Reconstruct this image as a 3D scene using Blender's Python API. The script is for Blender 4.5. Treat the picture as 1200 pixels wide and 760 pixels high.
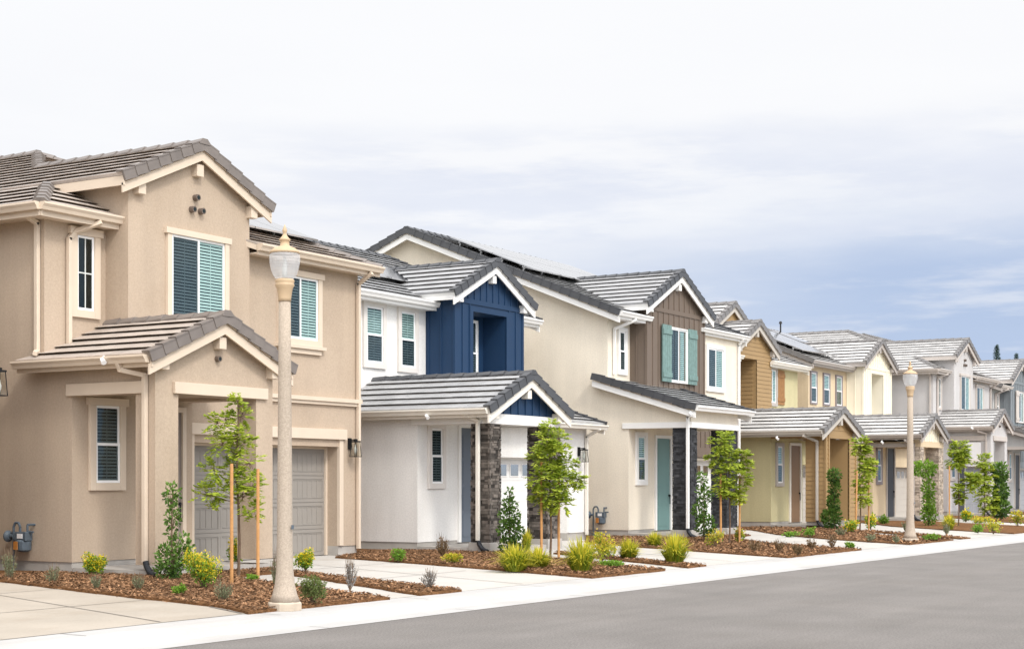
import bpy, math, random
from mathutils import Vector, Matrix
R = math.radians
random.seed(7)
for o in list(bpy.data.objects): bpy.data.objects.remove(o)
scene = bpy.context.scene
COL = scene.collection
# ------------------------------------------------------------------ camera
HEAD = math.atan2(1120, 1833)          # angle between the view axis and the street
cam_d = bpy.data.cameras.new('camera'); cam = bpy.data.objects.new('camera', cam_d); COL.objects.link(cam)
cam.location = (0, 0, 1.70)
cam.rotation_euler = (R(90), 0, HEAD - R(90))
cam_d.sensor_width = 36; cam_d.lens = 36*1833/1200
cam_d.shift_y = (564-380)/1200
cam_d.clip_start = 0.1; cam_d.clip_end = 3000
scene.camera = cam
# ------------------------------------------------------------------ sky
SUN_EL, SUN_AZ = R(44), R(-116)        # azimuth of the sun, from +X towards +Y
SUNV = Vector((math.cos(SUN_EL)*math.cos(SUN_AZ), math.cos(SUN_EL)*math.sin(SUN_AZ), math.sin(SUN_EL)))
world = bpy.data.worlds.new('World'); scene.world = world; world.use_nodes = True
def sky():
    nt = world.node_tree; N = nt.nodes; L = nt.links; N.clear()
    out = N.new('ShaderNodeOutputWorld')
    bg = N.new('ShaderNodeBackground'); bg.inputs[1].default_value = 0.10
    bg2 = N.new('ShaderNodeBackground'); bg2.inputs[1].default_value = 1.0
    st = N.new('ShaderNodeTexSky'); st.sky_type = 'NISHITA'; st.sun_disc = False
    st.sun_elevation = SUN_EL; st.sun_rotation = R(90) - SUN_AZ; st.dust_density = 2
    L.new(st.outputs[0], bg.inputs[0])
    tc = N.new('ShaderNodeTexCoord')
    def math_(op, a, b=None, c=None):
        m = N.new('ShaderNodeMath'); m.operation = op
        for i, x in enumerate((a, b, c)):
            if x is None: continue
            if isinstance(x, (int, float)): m.inputs[i].default_value = x
            else: L.new(x, m.inputs[i])
        return m.outputs[0]
    def dot(v):
        m = N.new('ShaderNodeVectorMath'); m.operation = 'DOT_PRODUCT'; L.new(tc.outputs['Generated'], m.inputs[0]); m.inputs[1].default_value = v
        return m.outputs['Value']
    def smooth(x, a, b):
        m = N.new('ShaderNodeMapRange'); m.interpolation_type = 'SMOOTHSTEP'; m.inputs['From Min'].default_value = a; m.inputs['From Max'].default_value = b
        L.new(x, m.inputs['Value']); return m.outputs['Result']
    def noise(scale, zs, det=6, rough=.55, off=(0,0,0)):
        mp = N.new('ShaderNodeMapping'); mp.inputs['Scale'].default_value = (1, 1, zs); mp.inputs['Location'].default_value = off
        L.new(tc.outputs['Generated'], mp.inputs[0])
        n = N.new('ShaderNodeTexNoise'); n.inputs['Scale'].default_value = scale; n.inputs['Detail'].default_value = det; n.inputs['Roughness'].default_value = rough
        L.new(mp.outputs[0], n.inputs['Vector']); return n.outputs['Fac']
    ez = dot((0, 0, 1)); east = dot((math.sin(HEAD), -math.cos(HEAD), 0))
    n1 = noise(2.2, 5, 7, .55, (0.3, 0, .2)); n2 = noise(6, 7, 6, .6, (2, 1, 0))
    # thin blue-grey cloud low in the east, white deck above
    wob = math_('MULTIPLY_ADD', n1, .16, -.08)
    e2 = math_('ADD', ez, wob)
    low = math_('SUBTRACT', 1.0, smooth(e2, .095, .215))
    side = smooth(math_('ADD', east, math_('MULTIPLY_ADD', n2, .2, -.1)), -.14, .26)
    m = math_('MULTIPLY', low, side)
    streak = smooth(n2, .50, .72)
    m = math_('MULTIPLY', m, math_('SUBTRACT', 1.0, math_('MULTIPLY', streak, .55)))
    mix = N.new('ShaderNodeMix'); mix.data_type = 'RGBA'
    mix.inputs['A'].default_value = (.915, .915, .925, 1); mix.inputs['B'].default_value = (.47, .575, .77, 1)
    L.new(m, mix.inputs['Factor'])
    band = math_('MULTIPLY', smooth(e2, .135, .165), math_('SUBTRACT', 1.0, smooth(e2, .185, .24)))
    band = math_('MULTIPLY', band, math_('MULTIPLY', smooth(east, -.28, -.02), smooth(n2, .36, .58)))
    mixb = N.new('ShaderNodeMix'); mixb.data_type = 'RGBA'; mixb.inputs['B'].default_value = (.73, .765, .86, 1)
    L.new(math_('MULTIPLY', band, .8), mixb.inputs['Factor']); L.new(mix.outputs['Result'], mixb.inputs['A']); mix = mixb
    # soft grey mottling of the deck
    mot = smooth(n1, .35, .65)
    mix2 = N.new('ShaderNodeMix'); mix2.data_type = 'RGBA'; mix2.blend_type = 'MULTIPLY'
    mix2.inputs['B'].default_value = (.92, .925, .95, 1)
    L.new(math_('MULTIPLY', math_('SUBTRACT', 1.0, mot), smooth(math_('SUBTRACT', .32, ez), 0, .2)), mix2.inputs['Factor']); L.new(mix.outputs['Result'], mix2.inputs['A'])
    # the deck is brighter overhead and round the veiled sun
    up = math_('MULTIPLY', smooth(ez, .30, .95), .60)
    gl = math_('MULTIPLY', smooth(dot(SUNV), .35, 1.0), 2.0)
    k = math_('ADD', math_('ADD', up, gl), 1.0)
    sc = N.new('ShaderNodeVectorMath'); sc.operation = 'SCALE'; L.new(mix2.outputs['Result'], sc.inputs[0]); L.new(k, sc.inputs['Scale'])
    L.new(sc.outputs[0], bg2.inputs[0])
    ms = N.new('ShaderNodeMixShader'); ms.inputs[0].default_value = .93
    L.new(bg.outputs[0], ms.inputs[1]); L.new(bg2.outputs[0], ms.inputs[2]); L.new(ms.outputs[0], out.inputs[0])
sky()
sd = bpy.data.lights.new('sun', 'SUN'); sd.energy = 1.5; sd.angle = R(10); sd.color = (1, .95, .87)
so = bpy.data.objects.new('sun', sd); COL.objects.link(so); so.rotation_euler = SUNV.to_track_quat('Z', 'Y').to_euler(); so.location = (0, 0, 30)
vs = scene.view_settings; vs.view_transform = 'Standard'; vs.look = 'None'; vs.exposure = 0.16; vs.gamma = 1; vs.use_curve_mapping = False
# ------------------------------------------------------------------ materials
def newmat(name):
    m = bpy.data.materials.new(name); m.use_nodes = True; return m, m.node_tree.nodes, m.node_tree.links, m.node_tree.nodes['Principled BSDF']
def mat(name, col, rough=.8, var=.06, vs_=1.5, bump=.0, bs=60, spec=.35, metal=0, tint=0, stain=0, bd=.01, speck=0, sps=150, streak=0, smap=(3, 3, .25)):
    """plain surface: base colour, slow mottling, fine bump, optional per-face tint attribute"""
    m, N, L, P = newmat(name)
    tc = N.new('ShaderNodeTexCoord')
    P.inputs['Roughness'].default_value = rough; P.inputs['Specular IOR Level'].default_value = spec; P.inputs['Metallic'].default_value = metal
    n = N.new('ShaderNodeTexNoise'); n.inputs['Scale'].default_value = vs_; n.inputs['Detail'].default_value = 6; L.new(tc.outputs['Object'], n.inputs[0])
    mr = N.new('ShaderNodeMapRange'); mr.inputs[1].default_value = .3; mr.inputs[2].default_value = .7; mr.inputs[3].default_value = 1-var; mr.inputs[4].default_value = 1+var
    L.new(n.outputs['Fac'], mr.inputs[0]); val = mr.outputs[0]
    if streak:
        mp6 = N.new('ShaderNodeMapping'); mp6.inputs['Scale'].default_value = smap; L.new(tc.outputs['Object'], mp6.inputs[0])
        n6 = N.new('ShaderNodeTexNoise'); n6.inputs['Scale'].default_value = 1; n6.inputs['Detail'].default_value = 5; L.new(mp6.outputs[0], n6.inputs[0])
        m6 = N.new('ShaderNodeMapRange'); m6.inputs[1].default_value = .3; m6.inputs[2].default_value = .7; m6.inputs[3].default_value = 1-streak; m6.inputs[4].default_value = 1+streak; L.new(n6.outputs['Fac'], m6.inputs[0])
        mu6 = N.new('ShaderNodeMath'); mu6.operation = 'MULTIPLY'; L.new(val, mu6.inputs[0]); L.new(m6.outputs[0], mu6.inputs[1]); val = mu6.outputs[0]
    if speck:
        n5 = N.new('ShaderNodeTexNoise'); n5.inputs['Scale'].default_value = sps; n5.inputs['Detail'].default_value = 4; n5.inputs['Roughness'].default_value = .8; L.new(tc.outputs['Object'], n5.inputs[0])
        m5 = N.new('ShaderNodeMapRange'); m5.inputs[1].default_value = .3; m5.inputs[2].default_value = .7; m5.inputs[3].default_value = 1-speck; m5.inputs[4].default_value = 1+speck; L.new(n5.outputs['Fac'], m5.inputs[0])
        mu5 = N.new('ShaderNodeMath'); mu5.operation = 'MULTIPLY'; L.new(val, mu5.inputs[0]); L.new(m5.outputs[0], mu5.inputs[1]); val = mu5.outputs[0]
    if tint:
        a = N.new('ShaderNodeAttribute'); a.attribute_name = 'tint'
        mt = N.new('ShaderNodeMapRange'); mt.inputs[3].default_value = 1-tint; mt.inputs[4].default_value = 1+tint; L.new(a.outputs['Fac'], mt.inputs[0])
        mu = N.new('ShaderNodeMath'); mu.operation = 'MULTIPLY'; L.new(val, mu.inputs[0]); L.new(mt.outputs[0], mu.inputs[1]); val = mu.outputs[0]
    sc = N.new('ShaderNodeVectorMath'); sc.operation = 'SCALE'; sc.inputs[0].default_value = col; L.new(val, sc.inputs['Scale'])
    colout = sc.outputs[0]
    if stain:
        n3 = N.new('ShaderNodeTexNoise'); n3.inputs['Scale'].default_value = .55; n3.inputs['Detail'].default_value = 8; n3.inputs['Roughness'].default_value = .7; L.new(tc.outputs['Object'], n3.inputs[0])
        m3 = N.new('ShaderNodeMapRange'); m3.inputs[1].default_value = .5; m3.inputs[2].default_value = .68; m3.inputs[3].default_value = 0; m3.inputs[4].default_value = stain; L.new(n3.outputs['Fac'], m3.inputs[0])
        mx = N.new('ShaderNodeMix'); mx.data_type = 'RGBA'; L.new(m3.outputs[0], mx.inputs['Factor']); L.new(colout, mx.inputs['A'])
        mx.inputs['B'].default_value = (col[0]*.72, col[1]*.64, col[2]*.55, 1); colout = mx.outputs['Result']
    L.new(colout, P.inputs['Base Color'])
    if bump:
        n2 = N.new('ShaderNodeTexNoise'); n2.inputs['Scale'].default_value = bs; n2.inputs['Detail'].default_value = 3; L.new(tc.outputs['Object'], n2.inputs[0])
        b = N.new('ShaderNodeBump'); b.inputs['Strength'].default_value = bump; b.inputs['Distance'].default_value = bd; L.new(n2.outputs['Fac'], b.inputs['Height']); L.new(b.outputs[0], P.inputs['Normal'])
    return m
def stucco(name, col): return mat(name, col, .92, .04, .9, .5, 75, .15, bd=.008, stain=.16, streak=.045, speck=.10, sps=26)
def paint(name, col, rough=.5): return mat(name, col, rough, .03, 2.5, .08, 40, .3)
def leafmat(name, c1, c2, trans=.35):
    m, N, L, P = newmat(name)
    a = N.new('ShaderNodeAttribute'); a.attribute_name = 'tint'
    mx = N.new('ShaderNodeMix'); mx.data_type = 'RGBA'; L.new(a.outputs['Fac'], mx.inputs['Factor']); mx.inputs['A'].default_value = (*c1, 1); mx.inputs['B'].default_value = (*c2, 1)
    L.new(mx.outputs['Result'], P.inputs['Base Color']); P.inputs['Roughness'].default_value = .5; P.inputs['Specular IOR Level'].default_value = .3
    t = N.new('ShaderNodeBsdfTranslucent'); L.new(mx.outputs['Result'], t.inputs[0])
    s = N.new('ShaderNodeMixShader'); s.inputs[0].default_value = trans; L.new(P.outputs[0], s.inputs[1]); L.new(t.outputs[0], s.inputs[2]); L.new(s.outputs[0], N['Material Output'].inputs[0])
    return m
def glassmat(name, col):
    m, N, L, P = newmat(name)
    t = N.new('ShaderNodeBsdfTransparent'); t.inputs[0].default_value = (*col, 1)
    g = N.new('ShaderNodeBsdfGlossy'); g.inputs['Roughness'].default_value = .03; g.inputs[0].default_value = (.9, 1, .97, 1)
    tc = N.new('ShaderNodeTexCoord'); nn = N.new('ShaderNodeTexNoise'); nn.inputs['Scale'].default_value = 1.3; L.new(tc.outputs['Object'], nn.inputs[0]); bb_ = N.new('ShaderNodeBump'); bb_.inputs['Strength'].default_value = .25; bb_.inputs['Distance'].default_value = .03; L.new(nn.outputs['Fac'], bb_.inputs['Height']); L.new(bb_.outputs[0], g.inputs['Normal'])
    lw = N.new('ShaderNodeLayerWeight'); lw.inputs[0].default_value = .5
    pw = N.new('ShaderNodeMath'); pw.operation = 'POWER'; L.new(lw.outputs['Facing'], pw.inputs[0]); pw.inputs[1].default_value = 4
    f = N.new('ShaderNodeMath'); f.operation = 'MULTIPLY_ADD'; L.new(pw.outputs[0], f.inputs[0]); f.inputs[1].default_value = .6; f.inputs[2].default_value = .04
    s = N.new('ShaderNodeMixShader'); L.new(f.outputs[0], s.inputs[0]); L.new(t.outputs[0], s.inputs[1]); L.new(g.outputs[0], s.inputs[2]); L.new(s.outputs[0], N['Material Output'].inputs[0])
    return m
def rooftile(name, col, rough=.42): return mat(name, col, rough, .10, 5, .3, 90, .6, tint=.13, bd=.003)
M = {}
M['beige'] = stucco('beige stucco', (.455, .362, .277)); M['white'] = stucco('white stucco', (.76, .745, .72)); M['cream'] = stucco('cream stucco', (.75, .68, .57))
M['olive'] = stucco('olive stucco', (.50, .45, .27)); M['tan'] = stucco('tan stucco', (.62, .50, .345)); M['grey'] = stucco('grey stucco', (.50, .485, .48)); M['slate'] = stucco('slate stucco', (.46, .46, .45))
M['beige_trim'] = paint('beige trim', (.64, .535, .425)); M['white_trim'] = paint('white trim', (.80, .79, .77)); M['cream_trim'] = paint('cream trim', (.76, .72, .65))
M['pale_trim'] = paint('pale warm trim', (.68, .64, .60)); M['taupe_trim'] = paint('taupe trim', (.42, .38, .35)); M['olive_trim'] = paint('stone grey trim', (.50, .46, .41)); M['grey_trim'] = paint('grey trim', (.52, .47, .43)); M['plum_trim'] = paint('mauve trim', (.24, .21, .22))
M['navy'] = paint('blue board', (.013, .039, .092)); M['brown_board'] = paint('brown board', (.155, .118, .092)); M['gold_board'] = paint('ochre board', (.33, .215, .10)); M['cream_board'] = paint('cream board', (.80, .74, .60)); M['dark_navy'] = paint('dark teal board', (.19, .21, .225))
M['teal_wood'] = mat('teal stained wood', (.16, .25, .235), .6, .16, 9, .3, 30, .3); M['brown_wood'] = mat('brown wood', (.30, .15, .055), .6, .15, 9, .3, 30, .3)
M['door_blue'] = paint('slate blue door paint', (.13, .155, .19)); M['door_teal'] = paint('teal door paint', (.15, .26, .25)); M['door_brown'] = paint('brown door paint', (.22, .13, .07)); M['door_dark'] = paint('near black door paint', (.04, .045, .055)); M['door_beige'] = paint('taupe door paint', (.24, .205, .18))
M['garage_taupe'] = paint('taupe garage paint', (.285, .262, .235), .45); M['garage_white'] = paint('white garage paint', (.78, .77, .75), .45); M['garage_grey'] = paint('grey garage paint', (.28, .285, .30), .45); M['garage_tan'] = paint('pale tan garage paint', (.50, .46, .41), .45)
M['vinyl'] = paint('white vinyl', (.84, .84, .84), .35); M['glass_teal'] = glassmat('teal glass', (.86, .935, .93)); M['glass_dark'] = glassmat('screened glass', (.57, .62, .64))
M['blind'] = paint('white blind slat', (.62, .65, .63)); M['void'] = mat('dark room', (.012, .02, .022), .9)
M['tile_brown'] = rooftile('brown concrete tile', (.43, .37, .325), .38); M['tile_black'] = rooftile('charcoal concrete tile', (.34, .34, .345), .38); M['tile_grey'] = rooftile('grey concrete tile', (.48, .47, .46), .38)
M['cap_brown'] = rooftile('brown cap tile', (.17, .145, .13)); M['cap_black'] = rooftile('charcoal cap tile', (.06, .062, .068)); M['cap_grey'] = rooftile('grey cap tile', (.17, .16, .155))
M['under'] = mat('dark underlay', (.02, .02, .02), 1)
M['conc'] = mat('grey foundation', (.40, .375, .345), .9, .1, 3, .3, 30, .2)
M['paving'] = mat('pale concrete paving', (.465, .442, .41), .88, .05, .9, .35, 120, .25, stain=.45, bd=.004, speck=.05, sps=25)
M['kerb'] = mat('new white concrete', (.43, .42, .408), .88, .05, 1.3, .35, 120, .25, stain=.22, bd=.004, speck=.05, sps=25, streak=.05, smap=(.3, 5, 1))
M['asphalt'] = mat('asphalt', (.195, .18, .168), .85, .10, .7, .9, 160, .35, stain=.15, bd=.012, speck=.42, sps=38, streak=.05, smap=(.12, 2.2, 1))
M['paving_warm'] = mat('weathered warm concrete', (.385, .34, .285), .88, .08, .9, .35, 120, .25, stain=.35, bd=.004, speck=.06, sps=25)
M['soil'] = mat('bare soil', (.22, .165, .11), 1, .2, 2, .6, 30, .1)
M['joint'] = mat('dark joint', (.19, .17, .15), 1)
M['mulch'] = mat('bark mulch bed', (.20, .10, .045), 1, .35, 14, 1.0, 45, .1, bd=.05)
M['chip'] = mat('bark chip', (.25, .14, .075), .95, .2, 8, .2, 60, .15, tint=.75)
M['stone_dark'] = mat('dark ledger stone', (.105, .09, .078), .8, .3, 9, .5, 40, .3, tint=.75); M['stone_black'] = mat('black ledger stone', (.042, .043, .047), .75, .3, 9, .5, 40, .3, tint=.5); M['stone_pale'] = mat('pale ledger stone', (.45, .38, .31), .85, .2, 9, .5, 40, .2, tint=.4)
M['black'] = paint('black metal', (.012, .012, .013), .4); M['pvc'] = paint('brown vent pipe', (.15, .115, .095), .6); M['plastic_black'] = paint('black drain pipe', (.018, .02, .025), .35)
M['meter'] = mat('grey blue meter paint', (.09, .115, .14), .5, .1, 6, .1, 40); M['brass'] = mat('orange tag', (.45, .18, .04), .5)
M['panel'] = mat('solar glass', (.012, .014, .022), .14, .02, 2, 0, 1, 1.0); M['panel'].node_tree.nodes['Principled BSDF'].inputs['IOR'].default_value = 3.2; M['panel'].node_tree.nodes['Principled BSDF'].inputs['Coat Weight'].default_value = 1; M['panel'].node_tree.nodes['Principled BSDF'].inputs['Coat IOR'].default_value = 2.6; M['panel'].node_tree.nodes['Principled BSDF'].inputs['Coat Roughness'].default_value = .12; M['alu'] = mat('aluminium rail', (.5, .5, .5), .35, .02, 2, 0, 1, .5, .9)
M['bark'] = mat('young bark', (.13, .085, .055), .9, .3, 12, .5, 50); M['stake'] = mat('stake wood', (.50, .26, .10), .8, .15, 9, .3, 30)
M['stem'] = mat('woody stem', (.16, .11, .07), .9, .2, 9)
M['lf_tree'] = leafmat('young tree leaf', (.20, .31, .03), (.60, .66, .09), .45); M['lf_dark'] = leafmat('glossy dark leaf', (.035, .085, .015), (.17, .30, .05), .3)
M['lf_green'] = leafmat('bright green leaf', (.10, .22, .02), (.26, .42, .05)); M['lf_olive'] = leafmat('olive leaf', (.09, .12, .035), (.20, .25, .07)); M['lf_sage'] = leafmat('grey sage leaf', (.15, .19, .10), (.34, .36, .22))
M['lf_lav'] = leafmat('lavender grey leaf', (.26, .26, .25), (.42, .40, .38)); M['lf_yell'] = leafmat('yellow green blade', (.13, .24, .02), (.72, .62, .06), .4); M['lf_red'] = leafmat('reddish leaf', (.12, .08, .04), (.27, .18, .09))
M['fl_yellow'] = leafmat('yellow petal', (.62, .48, .02), (.85, .70, .04), .3); M['lf_gold'] = leafmat('golden bloom', (.45, .30, .03), (.75, .52, .06), .3)
M['lf_conifer'] = leafmat('conifer needle', (.03, .065, .05), (.08, .13, .10), .1)  # distance haze put into the colour: needles lighter and bluer
M['grass_far'] = mat('dry grass land', (.2, .2, .09), 1, .2, .05)
def lampglass():
    m, N, L, P = newmat('frosted ribbed globe')
    P.inputs['Base Color'].default_value = (.93, .93, .94, 1); P.inputs['Roughness'].default_value = .18
    t = N.new('ShaderNodeBsdfTransparent'); t.inputs[0].default_value = (.97, .975, .98, 1)
    tl = N.new('ShaderNodeBsdfTranslucent'); tl.inputs[0].default_value = (.97, .97, .98, 1)
    tc = N.new('ShaderNodeTexCoord'); w = N.new('ShaderNodeTexWave'); w.wave_type = 'BANDS'; w.bands_direction = 'Z'; w.inputs['Scale'].default_value = 9; L.new(tc.outputs['Object'], w.inputs[0])
    b = N.new('ShaderNodeBump'); b.inputs['Strength'].default_value = .25; b.inputs['Distance'].default_value = .01; L.new(w.outputs['Fac'], b.inputs['Height']); L.new(b.outputs[0], P.inputs['Normal'])
    s1 = N.new('ShaderNodeMixShader'); s1.inputs[0].default_value = .5; L.new(P.outputs[0], s1.inputs[1]); L.new(tl.outputs[0], s1.inputs[2])
    s = N.new('ShaderNodeMixShader'); s.inputs[0].default_value = .5; L.new(s1.outputs[0], s.inputs[1]); L.new(t.outputs[0], s.inputs[2]); L.new(s.outputs[0], N['Material Output'].inputs[0])
    return m
M['globe'] = lampglass()
M['lampcol'] = mat('exposed aggregate concrete', (.42, .35, .28), .9, .14, 45, .6, 110, .2, bd=.006, speck=.17, sps=110); M['lampcap'] = mat('sand painted metal', (.52, .38, .24), .55, .06, 6, .1, 60)
M['lampbase'] = mat('smooth cast concrete', (.50, .42, .33), .9, .12, 8, .4, 60)
# ------------------------------------------------------------------ mesh builder
WL = {}
class MB:
    def __init__(s): s.v = []; s.f = []; s.t = []; s.tint = .5
    def add(s, vs, fs, t=None):
        b = len(s.v); s.v += [tuple(v) for v in vs]
        for f in fs: s.f.append([b+i for i in f]); s.t.append(s.tint if t is None else t)
    def box(s, x0, x1, y0, y1, z0, z1, t=None):
        if x0 > x1: x0, x1 = x1, x0
        if y0 > y1: y0, y1 = y1, y0
        s.add([(x0,y0,z0),(x1,y0,z0),(x1,y1,z0),(x0,y1,z0),(x0,y0,z1),(x1,y0,z1),(x1,y1,z1),(x0,y1,z1)],
              [(0,3,2,1),(4,5,6,7),(0,1,5,4),(1,2,6,5),(2,3,7,6),(3,0,4,7)], t); return s
    def obox(s, c, a, b, n, t=None):
        c, a, b, n = map(Vector, (c, a, b, n))
        vs = [c-a-b-n, c+a-b-n, c+a+b-n, c-a+b-n, c-a-b+n, c+a-b+n, c+a+b+n, c-a+b+n]
        s.add(vs, [(0,3,2,1),(4,5,6,7),(0,1,5,4),(1,2,6,5),(2,3,7,6),(3,0,4,7)], t); return s
    def prism(s, pts, d, t=None):
        n = len(pts); d = Vector(d); a = [Vector(p) for p in pts]; b = [p+d for p in a]
        s.add(a+b, [tuple(range(n)), tuple(reversed(range(n, 2*n)))] + [(i, i+n, (i+1) % n+n, (i+1) % n) for i in range(n)], t); return s
    def prismY(s, xz, y0, y1, t=None): return s.prism([(x, y0, z) for x, z in xz], (0, y1-y0, 0), t)
    def prismX(s, yz, x0, x1, t=None): return s.prism([(x0, y, z) for y, z in yz], (x1-x0, 0, 0), t)
    def tube(s, p0, p1, r0, r1=None, n=8, t=None, caps=True):
        r1 = r0 if r1 is None else r1
        p0, p1 = Vector(p0), Vector(p1); d = (p1-p0).normalized(); a = d.orthogonal().normalized(); b = d.cross(a)
        vs = []
        for p, r in ((p0, r0), (p1, r1)):
            for i in range(n):
                an = 2*math.pi*i/n; vs.append(p+a*math.cos(an)*r+b*math.sin(an)*r)
        fs = [(i, (i+1) % n, (i+1) % n+n, i+n) for i in range(n)]
        if caps: fs += [tuple(reversed(range(n))), tuple(range(n, 2*n))]
        s.add(vs, fs, t); return s
    def path(s, pts, r, n=8, t=None):
        for i in range(len(pts)-1):
            ra = r[i] if isinstance(r, (list, tuple)) else r; rb = r[i+1] if isinstance(r, (list, tuple)) else r
            s.tube(pts[i], pts[i+1], ra, rb, n, t)
        return s
    def lathe(s, c, prof, n=24, t=None):
        vs = []; m = len(prof)
        for r, z in prof:
            for i in range(n):
                an = 2*math.pi*(i+.5)/n; vs.append((c[0]+r*math.cos(an), c[1]+r*math.sin(an), c[2]+z))
        fs = [(j*n+i, j*n+(i+1) % n, (j+1)*n+(i+1) % n, (j+1)*n+i) for j in range(m-1) for i in range(n)]
        fs += [tuple(reversed(range(n))), tuple(range((m-1)*n, m*n))]
        s.add(vs, fs, t); return s
    def leaf(s, c, d, w, size, t):
        c = Vector(c); d = Vector(d).normalized(); a = d.cross(Vector(w)).normalized()
        up = d.cross(a)*size*.12
        s.add([c, c+d*size*.5+a*size*.27+up, c+d*size, c+d*size*.5-a*size*.27+up], [(0, 1, 2, 3)], t)
    def build(s, name, m, parent=None, loc=(0, 0, 0), smooth=False, bevel=0):
        me = bpy.data.meshes.new(name)
        off = WL[parent] if parent else Vector(loc)
        me.from_pydata([(v[0]-off[0], v[1]-off[1], v[2]-off[2]) for v in s.v], [], s.f)
        me.materials.append(M[m] if isinstance(m, str) else m)
        at = me.attributes.new('tint', 'FLOAT', 'FACE'); at.data.foreach_set('value', s.t)
        if smooth:
            me.polygons.foreach_set('use_smooth', [len(p.vertices) < 9 for p in me.polygons])
        me.update()
        o = bpy.data.objects.new(name, me); COL.objects.link(o)
        if parent: o.parent = parent; WL[o] = WL[parent]
        else: o.location = loc; WL[o] = Vector(loc)
        if bevel:
            b = o.modifiers.new('bevel', 'BEVEL'); b.width = bevel; b.segments = 2; b.limit_method = 'ANGLE'
        return o
class ML(list):
    def new(s): s.append(MB()); return s[-1]
    def build(s, name, m, parent=None, **k):
        for mb in s: mb.build(name, m, parent, **k)
def tag(o, label=None, cat=None, group=None, kind=None):
    for k, v in (('label', label), ('category', cat), ('group', group), ('kind', kind)):
        if v: o[k] = v
    return o
def thing(name, label, cat, loc, group=None):
    o = bpy.data.objects.new(name, None); COL.objects.link(o); o.location = loc; o.empty_display_size = .2; WL[o] = Vector(loc)
    return tag(o, label, cat, group)
def B(x0, x1, y0, y1, z0, z1): return MB().box(x0, x1, y0, y1, z0, z1)
# ------------------------------------------------------------------ ground
def curbY(x): return 11.28-(x-14.5)*.021
def ribbon(xs, fy0, fy1, z0, z1=None):
    mb = MB(); z1 = z0 if z1 is None else z1
    for a, b in zip(xs, xs[1:]):
        mb.add([(a, fy0(a), z0), (b, fy0(b), z0), (b, fy1(b), z1), (a, fy1(a), z1)], [(0, 1, 2, 3)])
    return mb
XS = [-60+6*i for i in range(34)]
mb = MB(); mb.add([(-1500, -1500, -.06), (1500, -1500, -.06), (1500, 1500, -.06), (-1500, 1500, -.06)], [(0, 1, 2, 3)]); tag(mb.build('ground', 'grass_far'), kind='structure')
mb = ribbon(XS, lambda x: -4.5, curbY, 0.0); tag(mb.build('road', 'asphalt'), kind='structure')
mb = ribbon(XS, lambda x: -9, lambda x: -4.4, 0.02); tag(mb.build('far_pavement', 'kerb'), kind='structure')
# gutter pan, rolled kerb and walk: one section swept along the street
prof = [(0, .004), (.30, .004), (.40, .012), (.50, .05), (.58, .09), (.66, .112), (.74, .12), (1.15, .125)]
mb = MB()
for (d0, z0), (d1, z1) in zip(prof, prof[1:]):
    for a, b in zip(XS, XS[1:]):
        mb.add([(a, curbY(a)+d0, z0), (b, curbY(b)+d0, z0), (b, curbY(b)+d1, z1), (a, curbY(a)+d1, z1)], [(0, 1, 2, 3)])
tag(mb.build('kerb', 'kerb'), kind='structure')
mb = ribbon(XS, lambda x: curbY(x)+1.158, lambda x: 19.0, .125, .15)
for a, b in zip(XS, XS[1:]): mb.add([(a, 19.0, .15), (b, 19.0, .15), (b, 45, .15), (a, 45, .15)], [(0, 1, 2, 3)])
tag(mb.build('driveway', 'paving'), kind='structure')
mb = ribbon(XS, lambda x: curbY(x)+1.15, lambda x: curbY(x)+1.162, .1285)
for x in range(2, 100, 3):
    xx = x+.4; mb.add([(xx, curbY(xx)+.01, .009), (xx+.015, curbY(xx)+.01, .009), (xx+.015, curbY(xx)+.30, .009), (xx, curbY(xx)+.30, .009)], [(0, 1, 2, 3)])
    mb.add([(xx, curbY(xx)+.74, .124), (xx+.015, curbY(xx)+.74, .124), (xx+.015, curbY(xx)+1.15, .129), (xx, curbY(xx)+1.15, .129)], [(0, 1, 2, 3)])
def gz_(y): pass
def gz(y): return .125+.025*min(1, max(0, (y-12.4)/6.6))
def jline(x0, y0, x1, y1, w=.012):
    d = Vector((x1-x0, y1-y0, 0)).normalized(); p = Vector((-d.y, d.x, 0))*w
    a = Vector((x0, y0, gz(y0)+.009)); b = Vector((x1, y1, gz(y1)+.009))
    mb.add([a-p, b-p, b+p, a+p], [(0, 1, 2, 3)])
jline(12.9, 12.5, 15.6, 19.8); jline(9.5, 12.5, 12.5, 19.8); jline(6, 14.9, 15.3, 14.9); jline(14.25, 12.5, 14.75, 13.45, .02); jline(6, 17.4, 15.9, 17.4)
for x0, x1 in ((20.6, 23.6), (28.6, 33.5), (36.6, 42), (45.5, 50)): jline(x0, 12.4, x1, 20)
for x0, y in ((19.6, 15.0), (20.6, 17.5), (28.2, 15), (36.5, 15), (45, 15)): jline(x0, y, x0+3.4, y)
tag(mb.build('pavement_joint', 'joint'), kind='structure')
mb = MB(); yy = [12.46, 13.35, 15.4, 19.3, 20.2]; xx = [14.3, 14.78, 15.3, 16.48, 16.6]
for i in range(4): mb.add([(-12, yy[i], gz(yy[i])+.004), (xx[i], yy[i], gz(yy[i])+.004), (xx[i+1], yy[i+1], gz(yy[i+1])+.004), (-12, yy[i+1], gz(yy[i+1])+.004)], [(0, 1, 2, 3)])
tag(mb.build('driveway', 'paving_warm'), kind='structure')
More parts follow.
